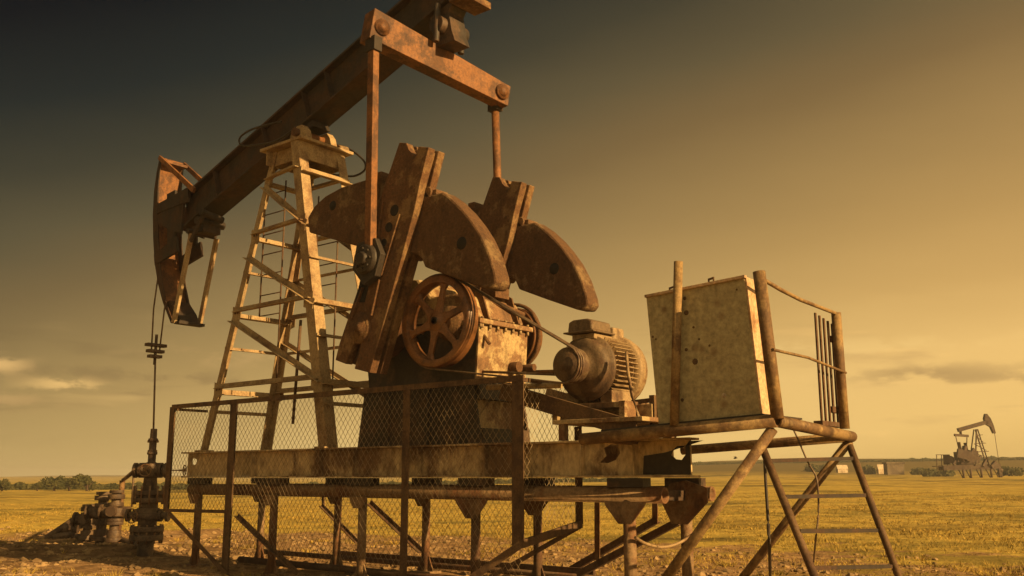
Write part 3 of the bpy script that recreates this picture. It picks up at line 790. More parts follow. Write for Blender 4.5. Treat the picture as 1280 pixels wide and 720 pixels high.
# gearbox pedestal and gearbox
ped = MB()
pf = P2([(447,556),(455,470),(588,478),(600,556)], 11.17)
pf = [(-12.6,2.205),(-12.45,3.2),(-9.95,3.12),(-9.78,2.205)]
ped.prism([pf], 11.17, 11.21); ped.prism([pf], 12.36, 12.40)
ped.box((-12.5, 11.21, 2.21), (-12.42, 12.36, 3.1)); ped.box((-12.5, 11.15, 3.10), (-9.85, 12.42, 3.18))
ped.box((-9.84, 11.21, 2.21), (-9.78, 12.36, 2.45)); ped.box((-9.9, 11.21, 2.9), (-9.84, 12.36, 3.1))
for x in (-11.8, -10.9): ped.box((x-.012, 11.12, 2.21), (x+.012, 11.169, 3.1))
ped.build('gearbox_pedestal', M['dark'], J, .006)
pp = MB(); pp.box((-10.05, 11.22, 2.46), (-9.99, 12.2, 2.9)); pp.bar((-9.97, 11.3, 2.6), (-9.97, 11.6, 2.88), .02, .03)
pp.build('pedestal_panel', M['gear'], J)
gb = MB()
prof = [(-12.35,3.2),(-9.92,3.2),(-9.86,4.05),(-9.9,4.15),(-10.05,4.55),(-10.4,4.62),(-10.9,4.62),(-11.2,4.95),(-11.7,5.02),(-12.2,4.9),(-12.55,4.5),(-12.6,4.1),(-12.5,3.9)]
prof_u = [(-12.5,4.19),(-9.9,4.19),(-10.05,4.55),(-10.4,4.62),(-10.9,4.62),(-11.2,4.95),(-11.7,5.02),(-12.2,4.9),(-12.5,4.5)]
gb.prism([prof_u], 11.17, 12.38)
MB().prism([[(-12.35,3.2),(-9.93,3.2),(-9.88,4.065),(-12.5,4.065)]], 11.17, 12.38).build('gearbox_sump', M['dark'], J, .02)  # shade behind the drive wheel put into the dark side colour
MB().prism([[(-9.925,3.2),(-9.885,3.2),(-9.835,4.065),(-9.875,4.065)]], 11.165, 12.385).build('gearbox_front', M['gear'], J, .006)  # thin plate keeps the casing yellow on the sunlit end
gb.build('gearbox_case', M['gear'], J, .10)
fl = MB(); fl.box((-12.68, 11.10, 4.07), (-9.76, 12.44, 4.15))
fl.build('gearbox_flange', M['gear'], J, .012)
bo = MB()
for i in range(14):
    x = -12.5+i*.21
    bo.bolt((x, 11.12, 4.06), (0,0,-1), .022, .06)
for i in range(7):
    y = 11.2+i*.19
    bo.bolt((-9.80, y, 4.065), (0,0,-1), .024, .06); bo.bolt((-9.80, y, 4.155), (0,0,1), .024, .03)
bo.build_each('flange_bolt', M['motorl'], J)
for yy in (11.165, 12.385):
    s = -1 if yy < 12 else 1
    MB().lathe([(0,.2),(.26,.2),(.30,.14),(.42,.13),(.44,.02),(.44,-.01)], (-11.85, yy, 4.12), (0,s,0), 28).build('crankshaft_bearing', M['orange'], J)
    MB().lathe([(0,.14),(.18,.14),(.22,.1),(.28,.08),(.29,-.01)], (-10.43, yy, 4.13), (0,s,0), 24).build('input_bearing', M['crank'], J)
MB().tube((-11.85, 10.79, 4.12), (-11.85, 12.8, 4.12), .15, 20).build('crankshaft', M['dark'], J)
MB().tube((-10.43, 10.75, 4.13), (-10.43, 12.75, 4.13), .06, 14).build('input_shaft', M['dark'], J)
fn = MB()
for s in (0, 1):
    fn.prism([[(-10.1+s*.0,4.18),(-9.8,4.18),(-9.95,4.62),(-10.1,4.7)]], 11.35+s*.75, 11.38+s*.75)
fn.tube((-10.15, 11.5, 4.6), (-9.85, 12.3, 4.35), .05, 8); fn.box((-10.3, 11.75, 4.6), (-10.0, 12.1, 4.78)); fn.tube((-9.86, 11.3, 3.9), (-9.72, 11.28, 3.75), .03, 8)
fn.tube((-9.86, 12.2, 3.45), (-9.55, 12.2, 3.45), .06, 12); fn.tube((-9.86, 12.0, 3.45), (-9.7, 12.0, 3.45), .09, 12)
fn.build_each('gearbox_fitting', M['crank'], J, .004)
MB().box((-10.9, 11.6, 4.9), (-10.3, 12.0, 4.95)).build('inspection_cover', M['gear'], J)
# drive wheel with six spokes
wc = Vector((-10.43, 10.88, 4.125)); RW = .74
wh = MB()
wh.lathe([(RW-.12,-.11),(RW-.02,-.12),(RW,-.10),(RW-.015,-.05),(RW,-.045),(RW-.015,0),(RW,.045),(RW-.015,.05),(RW,.10),(RW-.02,.12),(RW-.12,.11),(RW-.14,.03),(RW-.14,-.03),(RW-.12,-.11)], wc, (0,1,0), 56)
wh.build('drive_wheel', M['wheel'], J)
dw = J.children[-1] if J.children[-1].name.startswith('drive_wheel') else [o for o in J.children if o.name.startswith('drive_wheel')][0]
for k in range(6):
    a = rad(90+60*k-14)
    d0 = Vector((math.cos(a), 0, math.sin(a))); t0 = Vector((-math.sin(a), 0, math.cos(a)))
    q = [wc+d0*.10+t0*.12, wc+d0*.26+t0*.062, wc+d0*(RW-.22)+t0*.05, wc+d0*(RW-.12)+t0*.10, wc+d0*(RW-.12)-t0*.10, wc+d0*(RW-.22)-t0*.05, wc+d0*.26-t0*.062, wc+d0*.10-t0*.12]
    MB().prism([[(v.x, v.z) for v in q]], wc.y-.075, wc.y-.015).build('spoke', M['wheel'], dw, .02)
MB().lathe([(0,.13),(.05,.13),(.055,.10),(.09,.10),(.10,.085),(.15,.08),(.17,.07),(.17,-.08),(0,-.08)], wc, (0,-1,0), 28).build('wheel_hub', M['wheel'], dw)
# brake drum on the far side
dc = Vector((-10.3, 12.62, 4.04))
MB().lathe([(0,-.02),(.45,-.02),(.47,-.10),(.52,-.10),(.52,.1),(.45,.1),(.43,.02),(0,.02)], dc, (0,1,0), 40).build('brake_drum', M['wheel'], J)
MB().path([(dc.x+.57*math.cos(a), dc.y-.05, dc.z+.57*math.sin(a)) for a in [rad(-80+12*i) for i in range(18)]], .035, 6).build('brake_band', M['crank'], J)
MB().tube((dc.x+.2, dc.y-.05, dc.z-.6), (-8.2, dc.y-.05, 3.35), .03, 8).build('brake_rod', M['trestle'], J)
MB().tube((-9.9, 11.3, 3.33), (-8.5, 11.45, 3.2), .02, 8).build('control_rod', M['trestle'], J)

# ------------------------------------------------------------------ motor
MC = Vector((-7.95, 11.3, 3.26))
MO = thing('electric_motor', 'finned electric motor with belt pulley and junction box, mounted between gearbox and cabinet', 'motor', (MC.x, 11.6, 2.75))
R_ = .46
def ml(prof, nm, mt, seg=32): return MB().lathe(prof, (MC.x, 0, MC.z), (0,1,0), seg).build(nm, M[mt], MO)
ml([(0,10.86),(.10,10.86),(.11,10.88),(.235,10.88),(.25,10.90),(.235,10.93),(.25,10.95),(.235,10.98),(.25,11.0),(.235,11.03),(.25,11.06),(.25,11.10),(.1,11.1),(.1,11.2)], 'pulley', 'motor', 36)
ml([(.1,11.15),(.16,11.15),(.17,11.20),(.30,11.21),(.38,11.235),(.42,11.28),(.43,11.36),(R_+.02,11.365),(R_+.02,11.43),(R_-.03,11.44)], 'end_bell', 'motor')
body = ml([(R_-.04,11.44),(R_-.04,11.98),(R_,11.985)], 'motor_body', 'motorl')
fb = MB()
for k in range(44):
    a = 2*math.pi*k/44
    if 60 < math.degrees(a) % 360 < 120: continue
    d0 = Vector((math.cos(a), 0, math.sin(a)))
    fb.bar(Vector((MC.x, 11.46, MC.z))+d0*(R_-.0), Vector((MC.x, 11.97, MC.z))+d0*(R_-.0), .012, .10, d0)
fb.build('cooling_fins', M['motorl'], body)
ml([(R_-.03,11.98),(R_+.07,11.99),(R_+.08,12.03),(R_+.08,12.10),(R_+.05,12.22),(R_-.08,12.30),(0,12.31)], 'fan_cover', 'motorl')
jb = MB()
jb.box((MC.x-.2, 11.30, MC.z+.40), (MC.x+.2, 11.78, MC.z+.485)); 
jb.build('junction_base', M['motorl'], MO, .015)
jb = MB().sweep([(-.22,-.085),(.22,-.085),(.20,.06),(.12,.09),(-.12,.09),(-.20,.06)], (MC.x, 11.22, MC.z+.60), (MC.x, 11.72, MC.z+.60), (0,0,1))
jb.build('junction_box', M['motor'], MO, .03)
MB().box((MC.x-.28, 11.19, MC.z+.49), (MC.x+.26, 11.76, MC.z+.515)).build('junction_lid', M['motor'], MO, .01)
MB().box((MC.x-.2, 11.76, MC.z+.42), (MC.x+.22, 12.06, MC.z+.62)).build('cable_box', M['motorl'], MO, .03)
ft = MB()
for s in (-1, 1):
    ft.box((MC.x+s*.3-.1, 11.42, MC.z-.52), (MC.x+s*.3+.1, 12.0, MC.z-.34)); 
ft.build_each('motor_foot', M['motorl'], MO, .01)
MB().path([W(783,440,11.3)+Vector((0,0,0)), W(785,465,11.25), W(790,495,11.2), W(800,524,11.1)], .022, 8).build('supply_conduit', M['motorl'], MO)
# sliding motor base (belongs to the pump jack)
mbp = MB(); mbp.box((MC.x-.5, 11.3, MC.z-.60), (MC.x+.62, 11.42, MC.z-.522)); mbp.box((MC.x-.5, 11.9, MC.z-.60), (MC.x+.62, 12.02, MC.z-.522))
mbp.build_each('motor_rail', M['gear'], J, .006)
for y in (11.05, 12.15):
    a_ = W(655, 478, y); c_ = W(800, 534, y)
    MB().chan(Vector((-9.3, y, 2.98)), Vector((-6.95, y, 2.32)), .1, .24, .02, sx=-1).build('motor_support_beam', M['fence'] if y < 12 else M['samson'], J)
mp_ = MB(); mp_.box((-8.3, 11.0, 2.44), (-6.8, 12.25, 2.50)); mp_.box((-7.3, 11.2, 2.5), (-7.2, 12.1, 2.74)); mp_.box((-8.45, 11.2, 2.5), (-8.35, 12.1, 2.74))
mp_.box((-7.2, 11.5, 2.5), (-6.95, 11.52, 2.7))
mp_.build('motor_plate', M['gear'], J, .008)
st = MB(); st.box((-8.2, 11.02, 2.21), (-8.1, 11.12, 2.44)); st.box((-7.0, 11.9, 2.21), (-6.9, 12.0, 2.44)); st.build_each('motor_support_leg', M['trestle'], J)
MB().tube((-9.6, 11.1, 3.05), (-8.2, 11.1, 3.0), .045, 10).build('motor_tie_rod', M['gear'], J)
# belts
def tangent_belt(c1, r1, c2, r2, y):
    d = Vector((c2[0]-c1[0], 0, c2[1]-c1[1])); Ld = d.length; d.normalize(); nrm = Vector((-d.z, 0, d.x))
    ca = (r1-r2)/Ld; sa = math.sqrt(1-ca*ca)
    pts = []
    base = math.atan2(d.z, d.x); off = math.acos(ca)
    a0, a1 = base+off, base+2*math.pi-off
    for i in range(25):
        a = a0+(a1-a0)*i/24; pts.append(Vector((c1[0]+r1*math.cos(a), y, c1[1]+r1*math.sin(a))))
    b0, b1 = base-off, base+off
    for i in range(13):
        a = b0+(b1-b0)*i/12; pts.append(Vector((c2[0]+r2*math.cos(a), y, c2[1]+r2*math.sin(a))))
    pts.append(pts[0])
    return pts
for k, y in enumerate((10.91, 10.965, 11.015)):
    yy = y-.085
    MB().path([Vector((p.x, y-.085+ (.0), p.z)) for p in tangent_belt((wc.x, wc.z), RW+.012, (MC.x, MC.z), .262, yy)], .016, 6).build('drive_belt', M['cable'], J)

# ------------------------------------------------------------------ loose cables on the post
def cable(name, pts, r, label, mat='cable'):
    P = []
    pts = [Vector(p) for p in pts]
    for i in range(len(pts)-1):
        p0 = pts[max(i-1, 0)]; p1 = pts[i]; p2 = pts[i+1]; p3 = pts[min(i+2, len(pts)-1)]
        for k in range(8):
            t = k/8
            P.append(.5*((2*p1)+(p2-p0)*t+(2*p0-5*p1+4*p2-p3)*t*t+(3*p1-p0-3*p2+p3)*t*t*t))
    P.append(pts[-1])
    o = MB().path(P, r, 6).build(name, M[mat])
    rebase(o, pts[-1]); tag(o, label, 'cable')
    return o
cable('loose_cable', [W(397,183,12.3), W(418,181,12.4), W(436,186,12.5), W(454,200,12.5), W(456,212,12.5), W(443,220,12.5), W(424,219,12.4), W(405,216,12.3)], .022, 'thin cable looping off the right side of the tower top beside the beam bearing', 'rubber')
cable('loose_cable', [W(352,152,11.4), W(330,157,11.3), W(312,163,11.3), W(300,172,11.3), W(301,181,11.3), W(313,182,11.3), W(345,176,11.3), W(372,158,11.4)], .022, 'thin cable looping over the top of the walking beam left of the tower', 'rubber')

# ------------------------------------------------------------------ guard fence
FY = 10.62
FN = thing('guard_fence', 'rust brown chain-link guard fence on angle iron posts in front of the pump jack', 'fence', (-12, FY, 0))
fz = 3.09
pX = {k: W(*v, FY).x for k, v in dict(a=(217,507), b=(294,503), c=(511,485), d=(651,470)).items()}
back = Vector((pX['d'], 11.55, 0))
def fpost(x, y, z0, z1, w=.085):
    MB().angle((x-w/2, y, z0), (x-w/2, y, z1), w, .012).bar((x, y-.004, z0), (x, y-.004, z1), w, .014, (0,1,0)).build('fence_post', M['fence'], FN)
fpost(pX['a'], FY, 1.05, fz)
fpost(pX['b'], FY, -.1, fz, .10); fpost(pX['c'], FY, 0-.05, fz, .08); fpost(pX['d'], FY, .78, fz, .11)
e0 = WX(725, 545, pX['d']); 
ey = e0.y
fpost(pX['d'], ey, WX(725,655,pX['d']).z, WX(725,533,pX['d']).z, .07)
rl = MB(); rl.bar((pX['a']-.04, FY, fz), (pX['d']+.05, FY, fz), .03, .085); rl.bar((pX['a'], FY+.05, fz+.03), (pX['d'], FY+.05, fz+.03), .08, .014); rl.build('top_rail', M['fence'], FN)
MB().bar((pX['d'], FY+.03, fz-.02), (pX['d'], 11.35, fz-.02), .05, .06).build('top_rail', M['fence'], FN)
MB().bar((pX['a'], FY, 1.07), (pX['b'], FY, 1.09), .03, .06).build('bottom_rail', M['fence'], FN)
MB().bar((pX['a'], FY+.03, fz-.05), (pX['a'], 11.4, fz-.05), .04, .05).build('top_rail', M['fence'], FN)
MB().bar((pX['d'], FY, .8), (pX['d'], ey, WX(725,655,pX['d']).z), .05, .11).build('bottom_rail', M['fence'], FN)
def fb_(a, c, w=.08, sec=0):
    MB().bar(a, c, .02 if not sec else w, w).build('fence_brace', M['fence'], FN)
fb_(W(211,641,FY), W(287,722,FY-.05))
fb_(Vector((pX['d'], FY, .8)), W(590,722,FY-.25), .1)
fb_(WX(725,658,pX['d']), WX(640,720,pX['d']-.25) if False else W(612,722,FY+.6), .07)
MB().angle(W(297,646,FY+.03), W(372,718,FY+.03), .07, .014).build('fence_brace', M['fence'], FN)
# chain-link wires: two families of diagonals
def chain(O, U, length, z0, z1, pitch=.115, r=.0036):
    mb = MB(); O = Vector(O); U = Vector(U).normalized(); H_ = z1-z0; nrm = U.cross(Vector((0,0,1)))
    k0 = -int(H_/pitch)-2; k1 = int(length/pitch)+2
    rise = 1.25
    run = H_/rise
    for fam in (1, -1):
        kk = -int(run/pitch)-1 if fam == 1 else 0
        kend = int(length/pitch)+1 if fam == 1 else int((length+run)/pitch)+1
        for k in range(kk, kend+1):
            s0 = k*pitch; s1 = s0+fam*run
            t0, t1 = 0.0, 1.0
            # clip s to 0..length
            def clip(lo, hi, s0, s1, t0, t1):
                ds = s1-s0
                for bound, sign in ((lo, 1), (hi, -1)):
                    ta = (bound-s0)/ds
                    if sign*ds > 0: t0 = max(t0, ta)
                    else: t1 = min(t1, ta)
                return t0, t1
            t0, t1 = clip(0, length, s0, s1, t0, t1)
            if t1-t0 < .01: continue
            p = O+U*(s0+(s1-s0)*t0)+Vector((0,0,z0+H_*t0))+nrm*.005*fam
            q = O+U*(s0+(s1-s0)*t1)+Vector((0,0,z0+H_*t1))+nrm*.005*fam
            
            ns_ = 6; pts_ = []
            for i_ in range(ns_+1):
                v_ = p.lerp(q, i_/ns_); sw = noise.noise(v_*1.3)*.035*min(1, 2*min(i_, ns_-i_)/ns_+.1)
                pts_.append(v_+nrm*sw+Vector((0,0,sw*.4)))
            mb.path(pts_, r, 3)
    return mb
chain((pX['a'], FY+.02, 0), (1,0,0), pX['b']-pX['a'], 1.1, fz-.04).build('wire_mesh', M['wire'], FN)
chain((pX['b'], FY+.02, 0), (1,0,0), pX['c']-pX['b'], .35, fz-.04).build('wire_mesh', M['wire'], FN)
chain((pX['c'], FY+.02, 0), (1,0,0), pX['d']-pX['c'], .35, fz-.04).build('wire_mesh', M['wire'], FN)
chain((pX['d'], FY+.02, 0), (0,1,0), ey-FY-.03, 1.0, fz-.06).build('wire_mesh', M['wire'], FN)

# ------------------------------------------------------------------ service platform and cabinet
PY0, PY1 = 10.2, 12.5
PL = thing('service_platform', 'raised pipe platform on slanted struts with ladder at the right of the pump jack', 'platform', (-5.4, 11.3, 0))
c0 = W(969, 526, PY0); c1 = WX(1065, 546, c0.x); lft = W(727, 549, PY0)
tilt = (c0-lft).normalized(); backv = (c1-c0)
MB().pipe(lft, c0+tilt*.02, .075, .055).build('frame_pipe', M['plat'], PL)
MB().pipe(c0+Vector((0,.02,0)), c1, .07, .05).build('frame_pipe', M['plat'], PL)
MB().tube(c1+Vector((.02,0,0)), c1-tilt*2.5, .065).build('frame_pipe', M['plat'], PL)
MB().tube(lft+Vector((.3,0,0)), lft+Vector((.3,1.6,-.03)), .05).build('frame_pipe', M['plat'], PL)
dk = MB(); a = lft+tilt*.3+Vector((0,.0,.085)); 
dk.bar(a+Vector((0,.55,0)), a+tilt*2.2+Vector((0,.55,0)), 1.1, .02); dk.build('deck_plate', M['dark'], PL)
def pst(p, q, r, nm='guard_post'): MB().tube(p, q, r, 14).build(nm, M['plat'], PL)
pst(W(972,524,PY0), W(949,344,PY0)+Vector((0,0,.04)), .072)
pst(WX(1056,536,c0.x), WX(1045,391,c0.x), .062)
pst(W(843,532,PY0-.05), W(848,327,PY0-.05), .055)
r0 = W(950,347,PY0); r1 = WX(1045,392,c0.x)
mid = (r0+r1)/2 - Vector((0,0,.03))
MB().path([r0, r0.lerp(r1,.25)-Vector((0,0,.03)), mid-Vector((0,0,.01)), r0.lerp(r1,.75)-Vector((0,0,.02)), r1], .025, 8).build('guard_rail', M['plat'], PL)
MB().path([W(966,437,PY0-.05), WX(1010,447,c0.x+.05), WX(1057,466,c0.x+.05)], .018, 8).build('guard_rail', M['plat'], PL)
s0 = W(966,536,PY0+.02); s1 = W(835,720,PY0); s1 = s0+(s1-s0)*(s0.z/(s0.z-s1.z)); MB().tube(s0, s1, .062).build('strut', M['plat'], PL)
s0 = W(1062,551,c1.y); s1 = W(930,720,c1.y); s1 = s0+(s1-s0)*(s0.z/(s0.z-s1.z)); MB().tube(s0, s1, .056).build('strut', M['plat'], PL)
LY0, LY1 = PY0+.3, c1.y
def rail_(a, c, Y):
    p = W(*a, Y); q = W(*c, Y); g = q+(q-p)*((q.z)/(p.z-q.z)); return p, g
la = rail_((954,562), (1018,720), LY0); lb = rail_((1061,554), (1123,720), LY1)
MB().tube(la[0], la[1], .045, 10).build('ladder_rail', M['fence'], PL); MB().tube(lb[0], lb[1], .045, 10).build('ladder_rail', M['fence'], PL)
for (x0, y0, x1, y1) in ((960,576,1067,573),(981,621,1083,619),(999,664,1098,663),(1016,710,1116,708),(1034,765,1136,762)):
    MB().bar(W(x0,y0,LY0), W(x1,y1,LY1), .035, .045).build('rung', M['beam'], PL)
# slatted heater grille by the rear post
g0 = WX(1018,392,c0.x-.25); 
gr_ = MB()
gX = c0.x-.1
for i in range(5):
    px = 1019+5.2*i; pt_ = WX(px, 391+3.4*i, gX); pb2 = WX(px+6, 528+.6*i, gX)
    gr_.box((gX-.012, pt_.y-.02, pb2.z), (gX+.012, pt_.y+.02, pt_.z))
pb2 = WX(1024,530,gX); pc = WX(1050,532,gX); gr_.box((gX-.06, pb2.y-.03, pb2.z-.02), (gX+.06, pc.y+.02, pb2.z+.04))
for py in (422, 510):
    v = WX(1040,py,gX); gr_.box((gX-.03, v.y-.05, v.z-.06), (gX+.03, v.y+.2, v.z+.02))
gr_.build('slatted_grille', M['trestled'], PL, .004)
rp = W(817,494,11.6); rq = W(818,532,11.6); MB().box((rp.x-.05,11.56,rq.z), (rp.x+.03,11.64,rp.z)).build('rear_post', M['fence'], PL)
MB().bar(W(790,503,11.6), W(816,500,11.6), .04, .06).build('rear_rail', M['fence'], PL)
# cabinet
CB = thing('control_cabinet', 'large grey-green sheet metal control cabinet with rust spots standing on the raised platform', 'cabinet', (-5.8, PY0+.2, 2.4))
cY = PY0+.06
q4 = P2([(825,534),(953,522),(934,347),(808,371)], cY)
q4 = P2([(824,535),(954,523),(933,346),(808,371)], cY)
MB().prism([q4], cY, cY+.24).build('cabinet_body', M['boxedge'], CB, .006)
def inset(q, d):
    cx = sum(p[0] for p in q)/4; cz = sum(p[1] for p in q)/4
    return [(p[0]+(cx-p[0])*d, p[1]+(cz-p[1])*d) for p in q]
pan = MB()
pn_q = [q4[0], (q4[1][0]-.02, q4[1][1]), (q4[2][0]-.02, q4[2][1]), q4[3]]
hp = W(905.5,494.5,cY)
pan.prism([inset(pn_q, .008)], cY-.014, cY-.003)
pan.build('front_panel', M['box'], CB, .004)
lipa, lipb = Vector((q4[3][0], cY-.02, q4[3][1])), Vector((q4[2][0], cY-.02, q4[2][1]))
MB().bar(lipa, lipb, .06, .035).build('top_lip', M['boxedge'], CB, .004)
sp_ = MB(); 
for px, py, r in ((856,373,.022),(858,391,.03),(869,452,.035),(858,437,.02),(874,424,.014),(887,432,.014),(853,500,.02),(910,523,.018),(867,409,.015),(816,421,.016),(820,424,.012),(863,530,.015),(921,362,.012)):
    v = W(px, py, cY-.014); sp_.lathe([(0,.001),(r,.001),(r*1.1,0)], (v.x, cY-.016, v.z), (0,-1,0), 9)
sp_.build('rust_spots', M['fence'], CB)
dsc = MB().lathe([(0,.006),(.022,.006),(.03,0)], (hp.x, cY-.014, hp.z), (0,-1,0), 14); dsc.build('lock_plug', M['tent'], CB)
for px, py in ((889,352),(840,363)):
    v = W(px, py, cY+.1); MB().prism([[(v.x-.04,v.z-.06),(v.x-.04,v.z+.04),(v.x+.04,v.z+.055),(v.x+.04,v.z-.05),(v.x+.025,v.z-.05),(v.x+.025,v.z+.03),(v.x-.025,v.z+.02),(v.x-.025,v.z-.06)]], cY+.09, cY+.11).build('lifting_lug', M['fence'], CB)
cable('hanging_cable', [W(955,556,11.0), W(957,600,11.0), W(960,650,11.0), W(962,690,11.0), WZ(963,735,.03)], .02, 'dark cable hanging straight down left of the ladder', 'rubber')
cable('hanging_cable', [W(985,522,11.6), W(997,548,11.6), W(1010,578,11.6), W(1021,600,11.6), W(1023,640,11.6), W(1019,680,11.6), WZ(1016,716,.02)], .012, 'thin cable dropping behind the ladder rungs from the platform', 'cable')
cable('slack_rope', [W(794,672,YN-.1), W(808,680,11.2), W(828,684,11.6), W(848,679,12.0), W(866,668,12.3)], .022, 'slack pale rope tied between the two rightmost trestle legs', 'motorl')

# ------------------------------------------------------------------ wellhead
WH = thing('wellhead', 'oil-stained wellhead stack of bolted flanges and valves below the horse head', 'wellhead', (WX0, YC, 0))
def wl(prof, nm='flange', mt='well', seg=24, z=0): return MB().lathe([(0, prof[0][1])]+prof+[(0, prof[-1][1])], (WX0, YC, z), (0,0,1), seg).build(nm, M[mt], WH, .006)
wl([(.17,-.1),(.17,.38)], 'casing')
wl([(.36,.34),(.36,.46),(.30,.47),(.30,.52),(.36,.53),(.36,.64)], 'flange')
wl([(.2,.64),(.2,.80)], 'spool')
wl([(.30,.80),(.30,.92),(.24,.94),(.24,1.04)], 'flange')
wl([(.2,1.04),(.2,1.16)], 'spool')
wl([(.34,1.16),(.34,1.26),(.27,1.27),(.27,1.31),(.34,1.32),(.34,1.42)], 'flange')
wl([(.16,1.42),(.14,1.7),(.2,1.72),(.2,2.0),(.085,2.04),(.085,2.2),(.11,2.21),(.11,2.26),(.08,2.27),(.08,2.5),(.105,2.51),(.105,2.56),(.075,2.57),(.07,2.78)], 'stuffing_box')
bl = MB()
for z in (.36, 1.2):
    for k in range(12):
        a = k*math.pi/6; bl.tube((WX0+.325*math.cos(a), YC+.325*math.sin(a), z-.08), (WX0+.325*math.cos(a), YC+.325*math.sin(a), z+.32), .022, 6)
bl.build_each('stud_bolt', M['trestle'], WH)
lv = Vector(rgt)
def lateral(z, Ln, r, nm='side_valve', mt='well'):
    o = Vector((WX0, YC, z))
    m_ = MB().tube(o-lv*Ln, o+lv*Ln, r*.55)
    for s in (-1, 1):
        for t in (.45, .62, .95): m_.tube(o+lv*s*(Ln*t-.03), o+lv*s*(Ln*t+.03), r)
    m_.build(nm, M[mt], WH, .004)
lateral(1.86, .36, .17); lateral(.88, .46, .14)
for z, w in ((2.28,.1),(2.5,.12),(2.65,.07)):
    o = Vector((WX0, YC, z)); MB().tube(o-lv*w, o+lv*w, .03, 8).build('grease_fitting', M['trestle'], WH)
o = Vector((WX0, YC, 1.86))+lv*.45; MB().tube(o, o+lv*.3, .015, 6).build('valve_stem', M['trestle'], WH)
def handwheel(c, ax, R1, mat='trestle'):
    c = Vector(c); ax = Vector(ax).normalized(); a_ = ax.orthogonal().normalized(); b2 = ax.cross(a_)
    m_ = MB(); m_.path([c+a_*R1*math.cos(t_*math.pi/10)+b2*R1*math.sin(t_*math.pi/10) for t_ in range(21)], .014, 6)
    for t_ in range(4):
        m_.tube(c, c+(a_*math.cos(t_*math.pi/2)+b2*math.sin(t_*math.pi/2))*R1, .010, 6)
    m_.tube(c-ax*.12, c+ax*.03, .02, 8)
    m_.build('handwheel', M[mat], WH)
handwheel(Vector((WX0, YC, 1.86))-fwdh*.35, -fwdh, .13)
handwheel(Vector((WX0, YC, .88))-fwdh*.4-lv*.2, -fwdh-lv*.4, .15)
handwheel(Vector((WX0, YC, 1.86))+lv*.75, lv, .11)
# valve manifold
mf0 = WZ(147,676,0)
uy = Vector(fwdh)
MF = thing('valve_manifold', 'row of short dark valve stacks on the ground left of the wellhead', 'valves', (mf0.x, mf0.y, 0))
bases = [(147,678,602,.12,0),(141,682,614,.15,1),(125,680,616,.16,1),(108,677,632,.15,1),(92,674,655,.11,2)]
for bx, by, ty, r, k in bases:
    p = WZ(bx, by, 0); dist = (p-CP).dot(fw); h = (by-ty)*dist/FPX
    m_ = MB().tube(p+Vector((0,0,-.1)), p+Vector((0,0,h)), r*(.6 if k == 0 else .8), 14)
    if k == 1:
        for t, rr, hh_ in ((.10,1.4,.05),(.20,1.15,.1),(.40,1.45,.04),(.46,1.45,.04),(.60,1.75,.10),(.74,1.3,.05),(.88,1.4,.06),(.97,1.2,.04)):
            m_.tube(p+Vector((0,0,h*t-hh_)), p+Vector((0,0,h*t+hh_)), r*rr, 16)
        m_.tube(p-lv*r*2.4+Vector((0,0,h*.6)), p+lv*r*2.4+Vector((0,0,h*.6)), r*1.0, 14)
        m_.tube(p-lv*r*2.5+Vector((0,0,h*.6)), p-lv*r*2.1+Vector((0,0,h*.6)), r*1.35, 14)
        m_.tube(p-uy*r*2.2+Vector((0,0,h*.62)), p+uy*.05+Vector((0,0,h*.62)), r*.9, 14)
    if k == 2:
        m_.tube(p+Vector((0,0,.15)), p-lv*.55+Vector((0,0,.05)), r*1.2, 12); m_.tube(p-lv*.05+Vector((0,0,.5)), p-lv*.75+Vector((0,0,.02)), r, 12)
        m_.tube(p+lv*.1+Vector((0,0,.3)), p-lv*.3+Vector((0,0,.3)), r*1.3, 12)
    m_.build('valve_stack', M['well' if k else 'crank'], MF, .004)
pA = WZ(147,676,0); dist = (pA-CP).dot(fw); hz_ = 74*dist/FPX
MB().path([pA+Vector((0,0,hz_)), pA+Vector((0,0,hz_+.03))+lv*.05, Vector((WX0,YC,1.86))-lv*.35], .05, 8).build('flow_pipe', M['well'], MF)
MB().path([WZ(158,640,.0)*0+pA+lv*.32+Vector((0,0,.9)), pA+lv*.30+Vector((0,0,2.0))], .03, 8).build('gauge_pipe', M['well'], MF)
pB = WZ(96,676,0); MB().path([pB+Vector((0,0,.12)), WZ(150,680,0)+Vector((0,0,.12)), Vector((WX0,YC,.2))], .07, 8).build('ground_pipe', M['well'], MF)

# ------------------------------------------------------------------ distant pump jack (own geometry, facing the other way)
base = polar(1222, 160.0); gz = GZ(base)
DJ = thing('pump_jack', 'small distant pump jack on the right horizon, horse head raised to the right', 'pump jack', (base.x, base.y, gz))
sc = 160/146*.97
ux = Vector(rgt)*1.0; uy = Vector(fwdh)
k_ = 160*math.cos(math.atan((1222-640)/FPX/1.0192))/FPX   # metres per photo pixel there
def D(px, py, dep=0.0):
    return Vector((base.x, base.y, gz)) + ux*((px-1222)*k_) + up*((599-py)*k_) + uy*dep
def dpart(nm, mb): return mb.build(nm, M['far'], DJ)
dpart('walking_beam', MB().bar(D(1203,541), D(1240,531), .6, .55))
hd = [(1236,527),(1238,521),(1240,521),(1244,527),(1247,536),(1248.5,545),(1246,545),(1243,537),(1238,534)]
hv = [D(*q) for q in hd]
hm = MB(); A = [hm.bm.verts.new(v-uy*.3) for v in hv]; B = [hm.bm.verts.new(v+uy*.3) for v in hv]
for i in range(len(A)): hm.bm.faces.new((A[i], A[(i+1) % len(A)], B[(i+1) % len(A)], B[i]))
hm.cap(A); hm.cap(B); dpart('horse_head', hm)
